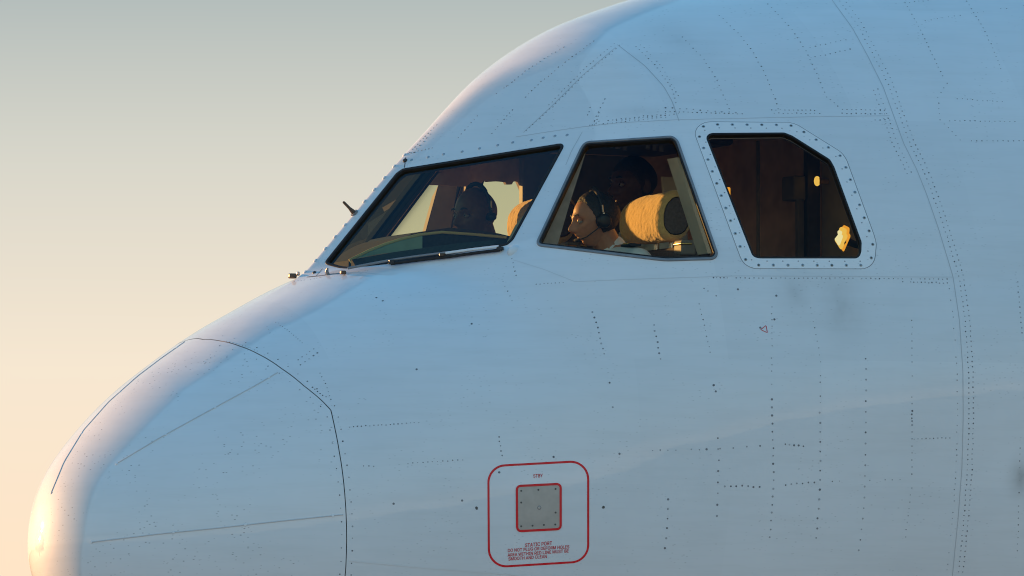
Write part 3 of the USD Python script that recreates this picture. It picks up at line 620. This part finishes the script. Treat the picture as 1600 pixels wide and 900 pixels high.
# ------------------------------------------------------------------ cockpit interior
def hollow():
    """The room inside the lining, as a solid that fittings are trimmed to."""
    xs = np.linspace(0.45, 4.4, 80); th = np.linspace(0, 2 * np.pi, 120, endpoint=False); n, m = len(xs), len(th)
    d = np.broadcast_to(np.stack([0 * th, np.cos(th), np.sin(th)], -1), (n, m, 3)).reshape(-1, 3)
    o = np.zeros((n, m, 3)); o[..., 0] = xs[:, None]; o[..., 2] = NOSE[2] + .05 + .25 * np.clip((xs[:, None] - 1) / 3, 0, 1); o = o.reshape(-1, 3)
    p = solve(o, d, 0.0, 3.2); p = p - grad(p) * .034; p[:, 0] = o[:, 0]
    v = np.vstack([p, o[:1], o[-1:]]); i, j = np.meshgrid(np.arange(n - 1), np.arange(m), indexing='ij'); j2 = (j + 1) % m
    q = np.stack([i * m + j, (i + 1) * m + j, (i + 1) * m + j2, i * m + j2], -1).reshape(-1, 4); k = np.arange(m); k2 = (k + 1) % m
    fc = np.vstack([q[:, [0, 1, 2]], q[:, [0, 2, 3]], np.c_[k, k2, np.full(m, n * m)], np.c_[(n - 1) * m + k2, (n - 1) * m + k, np.full(m, n * m + 1)]])
    t = trimesh.Trimesh(v, fc, process=False)
    if t.volume < 0: fc = fc[:, ::-1]
    return m3.Manifold(m3.Mesh(np.ascontiguousarray(v, np.float32), np.ascontiguousarray(fc, np.uint32)))
ROOM = hollow()
def trimmed(mesh):
    if isinstance(mesh, tuple):
        v, fc = mesh; t = trimesh.Trimesh(v, fc, process=False)
        if t.volume < 0: fc = np.asarray(fc)[:, ::-1]
        mesh = m3.Manifold(m3.Mesh(np.ascontiguousarray(v, np.float32), np.ascontiguousarray(fc, np.uint32)))
    return mesh ^ ROOM
def slab(px, yy, depth):
    """A flat lining piece standing lengthwise at y = yy, its outline as photographed."""
    g = trimesh.creation.extrude_polygon(Polygon(at_y(px, yy)[:, [0, 2]]), depth, engine='earcut'); v = np.array(g.vertices)
    return trimmed((np.c_[v[:, 0], yy + v[:, 2], v[:, 1]], np.array(g.faces)))
airliner_part('cockpit_floor', trimmed(box((0.9, -1.5, 3.10), (4.3, 1.5, 3.16))), 'floor')
def prism_y(prof, y0, y1):
    """A lengthwise profile (x, z) carried across from y0 to y1."""
    g = trimesh.creation.extrude_polygon(Polygon(prof), y1 - y0, engine='earcut'); v = np.array(g.vertices); v = np.c_[v[:, 0], v[:, 2] + y0, v[:, 1]]
    return v, np.array(g.faces)[:, ::-1]
top_fo = [tuple(p) for p in at_y([(545, 407), (575, 392), (600, 382), (625, 374), (655, 367), (690, 363), (740, 366.5), (790, 371)], 0.0)[:, [0, 2]]]
gl = airliner_part('glareshield', trimmed(prism_y(top_fo + [(top_fo[-1][0], 4.1), (1.42, 4.0)], 0.0, 0.62)), 'glare_top')
obj('sunlit_edge', tube([(x, -.004, z) for x, z in top_fo], .0065), 'edge_sunlight', gl, smooth=60)  # pale yellow tube imitates sunlight along the glareshield lip
hood = [tuple(p) for p in at_y([(618, 376), (640, 366), (665, 361), (700, 356), (740, 360), (775, 365), (800, 371)], .22)[:, [0, 2]]]
obj('visor_hood', trimmed(prism_y(hood + [(hood[-1][0], 4.15), (hood[0][0], 4.15)], .2, .6)), 'panel_dark', gl)
top_ca = [tuple(p) for p in at_y([(560, 404), (600, 396), (650, 389), (700, 386), (770, 388)], -.12)[:, [0, 2]]]
obj('captain_side', trimmed(prism_y(top_ca + [(top_ca[-1][0] + .02, 3.9), (top_ca[0][0], 4.05)], -.66, -.05)), 'glare_top', gl)
obj('teal_reflection', prism_y([(x, z - .006) for x, z in top_fo[:5]] + [(top_fo[4][0], 4.14), (1.47, 4.12)], -.03, -.008), 'reflection_teal', gl)  # teal panel imitates a reflection low in the windshield
airliner_part('instrument_panel', trimmed(box((1.95, -.8, 3.3), (2.0, .8, 4.15))), 'panel_dark')
airliner_part('centre_pedestal', rbox((1.98, -.22, 3.1), (2.75, .22, 3.75), .03), 'panel_dark', smooth=40)
ov = airliner_part('overhead_panel', rbox((2.25, -.36, 4.70), (3.1, .36, 4.80), .02), 'panel_dark', smooth=40)
for k in range(12): obj('knob', tube([(2.35 + .06 * k, -.30 + .05 * (k % 3), 4.70), (2.35 + .06 * k, -.30 + .05 * (k % 3), 4.675)], .010), 'frame_grey', ov)
for s in (1, -1): airliner_part('side_console', trimmed(rbox((1.9, s * 1.05 - .2, 3.2), (3.4, s * 1.05 + .2, 4.0), .03)), 'panel_dark', smooth=40)
aft = airliner_part('rear_bulkhead', trimmed(box((3.86, -1.75, 3.1), (3.92, 1.75, 5.2))), 'panel_brown')
def post(px0, px1, yy, name, mm, depth=.03, zlo=3.2, zhi=4.75):
    a, b = at_y([(px0, 340), (px1, 340)], yy)[:, 0]; return airliner_part(name, trimmed(rbox((a, yy, zlo), (b, yy + depth, zhi), .006)), mm, smooth=40)
post(817, 1000, .92, 'wardrobe_sun_block', 'panel_grey', .04)  # dark panel beside the window, lengthened aft to block the sun
airliner_part('window_header', slab([(560, 236), (735, 236), (735, 291), (712, 291), (686, 289), (655, 288), (640, 291), (560, 300)], .78, .02), 'liner')
airliner_part('window_header', slab([(728, 236), (842, 236), (842, 330), (820, 310), (808, 283), (802, 284), (800, 288), (791, 288), (789, 284), (778, 283), (762, 284), (757, 282), (735, 300), (728, 300)], .98, .02), 'liner')
airliner_part('window_pillar', slab([(686, 284), (715, 284), (713, 300), (702, 372), (662, 372)], .94, .03), 'panel_grey')
airliner_part('window_trim', slab([(1058, 246), (1062, 246), (1112, 396), (1106, 396)], -.95, .09), 'trim_beige')
airliner_part('window_pillar', slab([(878, 214), (922, 214), (908, 262), (890, 318), (872, 380), (862, 392), (790, 392)], -.72, .03), 'liner')
airliner_part('circuit_panel', slab([(1036, 276), (1060, 278), (1066, 300), (1038, 302)], -.30, .02), 'trim_beige')
post(1262, 1282, -.05, 'door_post', 'panel_dark', .04); post(1247, 1257, -.02, 'door_trim', 'panel_grey', .03, 3.2, at_y([(1250, 312)], 0)[0][2])
c0 = at_y([(1240, 312), (1263, 275)], -.03); airliner_part('equipment_box', rbox((c0[0][0], -.03, c0[0][2]), (c0[1][0], .08, c0[1][2]), .008), 'panel_grey', smooth=40)
post(1183, 1188, -.1, 'curtain_rod', 'panel_grey', .01)
cab = airliner_part('wardrobe', rbox((3.74, -.62, 3.16), (3.85, .03, 4.85), .01), 'trim_beige', smooth=40)
q = at_y([(1278, 283)], -.1)[0]
patch_mount = airliner_part('spot_mount', tube([q + [.05, 0, 0], q + [.012, 0, 0], q], [.012, .014, .017]), 'brass', smooth=50)  # brass stub added to carry a glowing spot
obj('sun_spot', (np.array(t.vertices) * [.014, .014, .022] + q + [-.004, 0, 0], t.faces), 'sun_patch_gold', patch_mount, smooth=True)  # glowing blob stands in for a small sunlit spot
q = FLARE
patch_mount = airliner_part('flare_mount', tube([q + [.10, .0, -.03], q + [.03, 0, -.01], q + [.008, 0, 0]], [.014, .018, .026]), 'black_metal', smooth=50)  # stub added behind the glowing flare shape
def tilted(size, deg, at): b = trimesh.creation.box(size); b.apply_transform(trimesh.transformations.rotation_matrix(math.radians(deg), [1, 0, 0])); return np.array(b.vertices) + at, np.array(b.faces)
sun_patch = m3.Manifold.batch_hull([ball(q + np.array(c), r) for c, r in (((0, .052, .0), .007), ((0, .01, -.035), .007), ((0, -.028, .012), .010), ((0, .012, .020), .008))]) + m3.Manifold.batch_hull([ball(q + np.array(c), r) for c, r in (((0, -.012, .015), .014), ((0, .004, .042), .012), ((0, -.022, .036), .010))])
lv, lf = smooth_solid([sun_patch], .004, 12); sun_patch_ = obj('sun_patch', (lv, lf), 'sun_patch_gold', patch_mount, smooth=True)  # glowing shape stands in for a sunlit patch on the wardrobe
c_ = lv.mean(0); obj('sun_patch_rim', ((lv - c_) * [.6, 1.22, 1.18] + c_ + [.012, 0, 0], lf), 'sun_patch_amber', patch_mount, smooth=True)  # amber fringe of the flare, added as a glowing surface
obj('sun_patch_centre', ((lv - c_) * [.7, .66, .68] + c_ + [-.012, 0, 0], lf), 'sun_patch_pale', sun_patch_, smooth=True)  # brightest middle of the flare, also a glowing surface
q = at_y([(1137, 302)], -1.0)[0]; airliner_part('glint_block', rbox(q - [.010, .01, .026], q + [.010, .01, .026], .006), 'sun_patch_amber', smooth=40)  # glowing block added for a small bright glint at the window edge

# ------------------------------------------------------------------ pilot seats
def fleece_roll(y0, y1):
    """The padded headrest: a fat upright oval carried across the seat, ribbed like sheepskin."""
    na, ny = 96, 60; an = np.linspace(0, 2 * np.pi, na, endpoint=False); ys = np.linspace(y0, y1, ny)
    rows = []
    for k, yy in enumerate(ys):
        u = k / (ny - 1); e = min(u, 1 - u) * (y1 - y0); rr = 1 - .24 * max(0, 1 - e / .035) ** 2
        rr *= (1 + .004 * math.sin(k * 2 * math.pi / 4)) * (1 - .14 * u * u)
        r = rr * (1 + .10 * (meshkit.fbm(np.c_[np.cos(an) * 1.3, np.sin(an) * 1.3, np.full(na, yy * 9)], 2, 3) - .5) + .07 * (meshkit.fbm(np.c_[np.cos(an) * 7, np.sin(an) * 7, np.full(na, yy * 70)], 3, 9) - .5))
        x_ = .085 * r * np.sign(np.cos(an)) * np.abs(np.cos(an)) ** .85; z_ = .108 * r * np.sign(np.sin(an)) * np.abs(np.sin(an)) ** .9
        rows.append(np.c_[x_ + .18 * z_ * 0.6, np.full(na, yy), z_])
    v = np.vstack(rows); i, j = np.meshgrid(np.arange(ny - 1), np.arange(na), indexing='ij'); j2 = (j + 1) % na
    q = np.stack([i * na + j, i * na + j2, (i + 1) * na + j2, (i + 1) * na + j], -1).reshape(-1, 4)
    return v, np.vstack([q[:, [0, 1, 2]], q[:, [0, 2, 3]]])[:, ::-1], rows
HR = np.array([2.655, -.51, 4.362])
def make_seat():
    s = thing('pilot_seat', 'captain seat with sunlit tan fleece headrest seen through the side window', 'seat', 'pilot seats in the cockpit', (HR[0], HR[1], 3.16))
    zz = HR[2] - 3.16; up_ = np.array([0, 0, zz])
    v, fc, rows = fleece_roll(-.155, .25); hr = obj('headrest', (v + up_, fc), 'fleece', s, smooth=60)
    for r, yy in ((rows[0], -.152), (rows[-1], .247)):
        c = r * [.93, 0, .93] + [0, yy, 0]; n = len(c); k = np.arange(n)
        obj('end_cap', (np.vstack([c, [[0, yy * 1.02, 0]]]) + up_, np.c_[k, (k + 1) % n, np.full(n, n)]), 'seat_fabric', hr)
    obj('backrest', mesh_of(m3.Manifold.batch_hull([rbox((-.06, -.25, zz - .75), (.06, .25, zz - .65), .03), rbox((-.02, -.22, zz - .2), (.08, .22, zz - .13), .03)])), 'seat_fabric', s, smooth=40)
    obj('seat_cushion', rbox((-.55, -.25, .40), (.02, .25, .54), .04), 'seat_fabric', s, smooth=40)
    obj('pedestal', rbox((-.40, -.14, .0), (-.05, .14, .42), .02), 'frame_grey', s, smooth=40)
    for sy in (-.29, .29): obj('armrest', rbox((-.42, sy - .03, .70), (.0, sy + .03, .75), .02), 'seat_fabric', s, smooth=40)
    for sy in (-.07, .07): obj('headrest_post', tube([(.02, sy, zz - .2), (.02, sy, zz - .09)], .012), 'steel', s, smooth=60)
    b = obj('harness', rbox((-.02, -.235, zz - .17), (.05, -.16, zz - .105), .01), 'panel_grey', s, smooth=40)
    obj('buckle', rbox((-.026, -.238, zz - .128), (.03, -.165, zz - .118), .004), 'brass', b, smooth=40)
    for dx, dz, w in ((.085, -.085, .014), (.10, -.09, .012), (.092, -.115, .016), (.085, .055, .010), (.092, .035, .010), (.105, .005, .008)):
        obj('adjuster_knob', rbox((dx - w, -.18, zz + dz - .006), (dx + w, -.155, zz + dz + .006), .005), 'brass', s, smooth=40)
    return s
seat0 = make_seat()
r_ = UsdGeom.Xform.Define(stage, numbered('/World', 'pilot_seat')); r_.GetPrim().GetReferences().AddInternalReference(seat0.GetPath()); r_.GetPrim().SetInstanceable(True)
r_.ClearXformOpOrder(); r_.GetPrim().RemoveProperty('xformOp:translate')
r_.AddTranslateOp().Set(Gf.Vec3d(HR[0] - .01, HR[1] + 1.04, 3.16 + .055))
tag(r_.GetPrim(), 'first officer seat with orange lit headrest seen through the windshield', 'seat', 'pilot seats in the cockpit')

# ------------------------------------------------------------------ people
def bump_at(p, c, amp, sg):
    d = (p - np.array(c)) / np.array(sg); return amp * np.exp(-.5 * (d ** 2).sum(1))
def head_mesh(detail=5, jaw=.70, wide=1.0):
    """A head in its own frame: forward +x, left +y, up +z, middle at eye height / ear line."""
    t = trimesh.creation.icosphere(detail, 1.0); d = np.array(t.vertices); p = d * np.array([.094, .074 * wide, .116])
    low = np.clip((-p[:, 2] - .005) / .11, 0, 1)
    p[:, 1] *= 1 - (1 - jaw) * low * (p[:, 0] > -.03) - .25 * low * (p[:, 0] <= -.03)
    front = np.clip(p[:, 0] / .06, 0, 1)
    p[:, 0] = np.where(p[:, 0] > 0, p[:, 0] * (1 + .18 * low), p[:, 0] * (1 - .55 * low))         # chin forward, nape in
    p[:, 0] += np.where(p[:, 0] < 0, -.012 * np.exp(-((p[:, 2] - .035) / .05) ** 2), 0)
    side = np.abs(p[:, 1]); q = np.c_[side, p[:, 2]]
    b2 = lambda c, a, s: bump_at(q, c, a, s) * front
    x = b2((0, -.030), .027, (.0105, .013)) + b2((0, -.008), .013, (.008, .016)) + b2((.013, -.037), .009, (.008, .007))
    x += b2((.022, .021), .008, (.024, .0085)) - b2((.032, .002), .013, (.013, .0105)) + b2((.044, -.024), .005, (.014, .014))
    x += b2((0, -.058), .0075, (.018, .0045)) + b2((0, -.070), .0075, (.016, .005)) - b2((0, -.0645), .004, (.022, .002)) - b2((0, -.081), .004, (.02, .005)) + b2((0, -.101), .009, (.016, .011))
    x += b2((.0, .05), .006, (.05, .03))
    p[:, 0] += x
    return p, np.array(t.faces)
def place(v, yaw, pitch, at, roll=0.0):
    """Own frame to the world: a head that faces the nose of the aircraft has yaw 0; positive yaw turns it to port."""
    v = np.asarray(v, float); cp, sp = math.cos(pitch), math.sin(pitch)
    v = np.c_[v[:, 0] * cp + v[:, 2] * sp, v[:, 1], -v[:, 0] * sp + v[:, 2] * cp]
    cr, sr = math.cos(roll), math.sin(roll); v = np.c_[v[:, 0], v[:, 1] * cr - v[:, 2] * sr, v[:, 1] * sr + v[:, 2] * cr]
    cy, sy = math.cos(yaw), math.sin(yaw); v = np.c_[v[:, 0] * cy - v[:, 1] * sy, v[:, 0] * sy + v[:, 1] * cy, v[:, 2]]
    return np.c_[-v[:, 0], -v[:, 1], v[:, 2]] + at
def bone(a, ra, b, rb): return m3.Manifold.batch_hull([ball(a, ra), ball(b, rb)])
def hand(w, fwd, side):
    """Palm, four curled fingers and a thumb, for a hand resting on the thigh; w is the wrist."""
    w = np.array(w, float); fwd = np.array(fwd, float); fwd /= np.linalg.norm(fwd); lat = np.array([0, 1.0, 0]); dn = np.array([0, 0, -1.0])
    ms = [m3.Manifold.batch_hull([ball(w, .024), ball(w + fwd * .085 + lat * .033, .013), ball(w + fwd * .088 - lat * .033, .012)])]
    for k, (o, ln) in enumerate(((-.032, .060), (-.011, .072), (.011, .076), (.032, .066))):
        a = w + fwd * .085 + lat * o * side; b = a + fwd * ln * .5 + dn * .006; c = b + fwd * ln * .32 + dn * .018; d = c + fwd * ln * .16 + dn * .018
        ms += [bone(a, .0095, b, .0088), bone(b, .0088, c, .008), bone(c, .008, d, .007)]
    a = w + fwd * .03 + lat * .028 * side; b = a + fwd * .035 + lat * .028 * side; c = b + fwd * .03 + dn * .008
    return ms + [bone(a, .013, b, .0105), bone(b, .0105, c, .009)]
def person(hc, yaw, pitch, skin, label, shoulder=(.06, -.20), hair=None, lean=0.0, roll=0.0, headscale=1.0, jaw=.7):
    t = thing('person', label, 'person', None, (hc[0], hc[1], 3.16)); base = np.array([hc[0], hc[1], 3.16]); h = np.array(hc)
    sx, sz = shoulder
    nb = h + [sx - .005, 0, sz + .015]; sh = [h + [sx + .02, s * .185, sz - .03] for s in (-1, 1)]; hip = [h + [sx + .10 + lean, s * .10, -.74] for s in (-1, 1)]
    el = [sh[k] + [-.08, s * .05, -.28] for k, s in enumerate((-1, 1))]; wr = [h + [-.20, s * .14, -.60] for s in (-1, 1)]
    kn = [h + [-.36, s * .14, -.66] for s in (-1, 1)]; an = [h + [-.42, s * .13, -1.10] for s in (-1, 1)]
    hv, hf = head_mesh(5, jaw); hv = hv * headscale; W = place(hv, yaw, pitch, h, roll)
    parts = [bone(h + [.025, 0, -.05], .056, nb, .062), m3.Manifold.batch_hull([ball(nb, .06)] + [ball(q, .05) for q in sh]), m3.Manifold.batch_hull([ball(q, .05) for q in sh] + [ball(q, .09) for q in hip])]
    for k in (0, 1):
        parts += [bone(sh[k], .052, el[k], .042), bone(el[k], .042, wr[k], .027)] + hand(wr[k], (-1, 0, -.15), (1, -1)[k]) + [bone(hip[k], .085, kn[k], .058), bone(kn[k], .058, an[k], .04), bone(an[k], .042, an[k] + [-.15, 0, -.045], .032)]
    bv, bf = smooth_solid(parts, .018, 6)
    head = m3.Manifold(m3.Mesh(np.ascontiguousarray(W, np.float32), np.ascontiguousarray(hf, np.uint32)))
    if head.volume() < 0: head = m3.Manifold(m3.Mesh(np.ascontiguousarray(W, np.float32), np.ascontiguousarray(hf[:, ::-1], np.uint32)))
    def ear(s):
        e = trimesh.creation.icosphere(3, 1.0); v = np.array(e.vertices) * [.017, .008, .031]; v[:, 1] += s * (.075 + .35 * (v[:, 0] * -1)) * 1.0; v[:, 0] -= .012; v[:, 2] -= .012
        conc = np.exp(-((v[:, 0] + .010) / .008) ** 2 - ((v[:, 2] + .010) / .014) ** 2); v[:, 1] -= s * .005 * conc
        return m3.Manifold(m3.Mesh(np.ascontiguousarray(place(v * headscale, yaw, pitch, h, roll), np.float32), np.ascontiguousarray(e.faces, np.uint32)))
    body = m3.Manifold(m3.Mesh(np.ascontiguousarray(bv, np.float32), np.ascontiguousarray(bf, np.uint32)))
    allm = m3.Manifold.batch_boolean([body, head, ear(1), ear(-1)], m3.OpType.Add); v, fc = mesh_of(allm)
    bo = obj('body', (v - base, fc), skin, t, smooth=50)
    for s in (1, -1):
        e = trimesh.creation.icosphere(2, .0115); c = np.array([.0805, s * .031, .001])
        ey = obj('eye', (place((np.array(e.vertices) + c) * headscale, yaw, pitch, h, roll) - base, e.faces), 'eye', bo, smooth=True)
        obj('iris', (place((np.array(e.vertices) * .52 + c + [.0068, 0, -.001]) * headscale, yaw, pitch, h, roll) - base, e.faces), 'iris', ey, smooth=True)
        lid = np.array(trimesh.creation.icosphere(2, .0128).vertices); keep_ = lid[:, 2] > -.001
        ff = np.array(e.faces); lv, lf = compact(place((lid + c) * headscale, yaw, pitch, h, roll) - base, ff[keep_[ff].all(1)]); obj('eyelid', (lv, lf), skin, ey, smooth=True)
        br = np.array([(.098 - .55 * (abs(yy) - .02) ** 2 * 10 - .12 * abs(abs(yy) - .02), s * yy, .024 + .006 * math.sin((yy - .014) / .036 * 3.14)) for yy in np.linspace(.014, .05, 7)])
        obj('eyebrow', tube(place(br * headscale, yaw, pitch, h, roll) - base, [.002, .004, .0045, .0045, .004, .003, .0015], 6), 'hair_black', bo, smooth=60)
    if hair:
        hm, off, line, templ = hair; n = trimesh.Trimesh(hv, hf, process=False).vertex_normals
        edge = line - np.clip((.055 - hv[:, 0]) / .06, 0, 1) * (line + .06) * np.clip(np.abs(hv[:, 1]) / .05 + (hv[:, 0] < 0), 0, 1)      # hairline falls behind the temples to the nape
        edge += .006 * (meshkit.noise(hv * 90, 5) - .5)
        k = hv[:, 2] > edge; fh = hf[k[hf].all(1)]; depth = np.clip((hv[:, 2] - edge) / .02, 0.1, 1)
        hh = hv + n * (off * depth * (.75 + .5 * meshkit.noise(hv * 160, 2)))[:, None]
        u, inv = np.unique(fh, return_inverse=True); obj('hair', (place(hh[u], yaw, pitch, h, roll) - base, inv.reshape(-1, 3)), hm, bo, smooth=True)
    sv = [m3.Manifold.batch_hull([ball(nb + [.0, 0, -.03], .078)] + [ball(q, .066) for q in sh]), m3.Manifold.batch_hull([ball(q, .066) for q in sh] + [ball(q, .107) for q in hip])]
    sv += [bone(sh[k], .068, el[k] + (wr[k] - el[k]) * .1, .056) for k in (0, 1)]
    v, fc = smooth_solid(sv, .02, 8); cl = obj('shirt', (v - base, fc), 'shirt', bo, smooth=50)
    v, fc = smooth_solid([bone(nb + [0, 0, -.02], .075, nb + [-.004, 0, .022], .069)], .012, 3); obj('collar', (v - base, fc), 'shirt', cl, smooth=50)
    for k in (0, 1):
        e = sh[k] + (nb - sh[k]) * .28 + [0, 0, .068]; obj('epaulette', rbox(e - [.028, .045, .006] - base, e + [.028, .045, .006] - base, .005), 'trousers', cl, smooth=40)
        for o in (-.018, .0, .018): obj('stripe', rbox(e + [-.03, o - .005, .002] - base, e + [.03, o + .005, .009] - base, .003), 'brass', cl, smooth=40)
    tv = []
    for k in (0, 1): tv += [bone(hip[k] + [0, 0, .02], .112, kn[k], .07), bone(kn[k], .07, an[k], .055)]
    tv += [m3.Manifold.batch_hull([ball(q + [0, 0, .02], .112) for q in hip])]
    v, fc = smooth_solid(tv, .03, 8); obj('trousers', (v - base, fc), 'trousers', bo, smooth=50)
    return lambda a: place(np.asarray(a) * headscale, yaw, pitch, h, roll)
def headset(P, label, boom=True, cup_size=1.0):
    t = thing('headset', label, 'headset', 'aviation headsets')
    an = np.linspace(-.15, math.pi + .15, 30); arc = np.c_[np.full(30, -.008) , .088 * np.cos(an), .008 + .126 * np.sin(an)]
    obj('headband', tube(P(arc), .006), 'plastic_black', t, smooth=60)
    obj('band_pad', tube(P(arc[8:22] + [0, 0, -.004]), .010), 'ear_foam', t, smooth=60)
    for s in (1, -1):
        c = np.array([-.008, s * .086, -.012]); cup = obj('ear_cup', tube(P([c + [0, -s * .014, 0], c + [0, s * .006, 0], c + [0, s * .018, 0], c + [0, s * .022, 0]]), [.031 * cup_size, .032 * cup_size, .028 * cup_size, .018 * cup_size], 20), 'plastic_black', t, smooth=50)
        obj('cushion', tube(P([c + [0, -s * .022, 0], c + [0, -s * .010, 0]]), [.030 * cup_size, .034 * cup_size], 20), 'ear_foam', cup, smooth=50)
        obj('slider', tube(P([(-.008, s * .090, .025), (-.008, s * .092, .055)]), .004), 'steel', t, smooth=60)
        obj('slider_screw', tube(P([(-.008, s * .091, .018), (-.008, s * .099, .018)]), .004), 'steel', t)
    if boom:
        b = obj('boom', tube(P([(-.005, .094, -.018), (.03, .088, -.045), (.07, .062, -.070), (.100, .035, -.078)]), .0026), 'plastic_black', t, smooth=60)
        obj('microphone', tube(P([(.098, .040, -.078), (.106, .026, -.078), (.110, .016, -.078)]), [.006, .009, .007], 10), 'ear_foam', b, smooth=60)
    return t
HC = at_y([(931, 343)], -.50)[0]
Pc = person(HC, -.18, .14, 'skin_light', 'captain in white shirt and headset, face lit by low sun, seen through the side window', (.085, -.165), ('hair_black', .006, .080, 1))
headset(Pc, 'black headset with boom microphone worn by the captain')
HF = at_y([(743, 336)], .50)[0]
Pf = person(HF, .28, .08, 'skin_brown', 'first officer with shaved head looking ahead, seen through the windshield', (.07, -.20), None, headscale=1.04)
headset(Pf, 'thin headset band over the shaved head of the first officer', False, .55)
HO = at_y([(990, 288)], .12)[0]
Po = person(HO, .12, .05, 'skin_dark', 'third crew member sitting in the dim cockpit behind the captain', (.07, -.20), ('hair_stubble', .003, .055, 1), headscale=1.06)
jump = thing('jump_seat', 'folding observer seat in the dark behind the captain', 'seat', None, (HO[0] + .2, HO[1], 3.16))
obj('backrest', rbox((-.0, -.22, .5), (.07, .22, 1.15), .03), 'seat_fabric', jump, smooth=40); obj('seat_cushion', rbox((-.42, -.22, .38), (.0, .22, .46), .03), 'seat_fabric', jump, smooth=40); obj('leg', rbox((-.3, -.05, 0), (-.1, .05, .40), .01), 'frame_grey', jump, smooth=40)
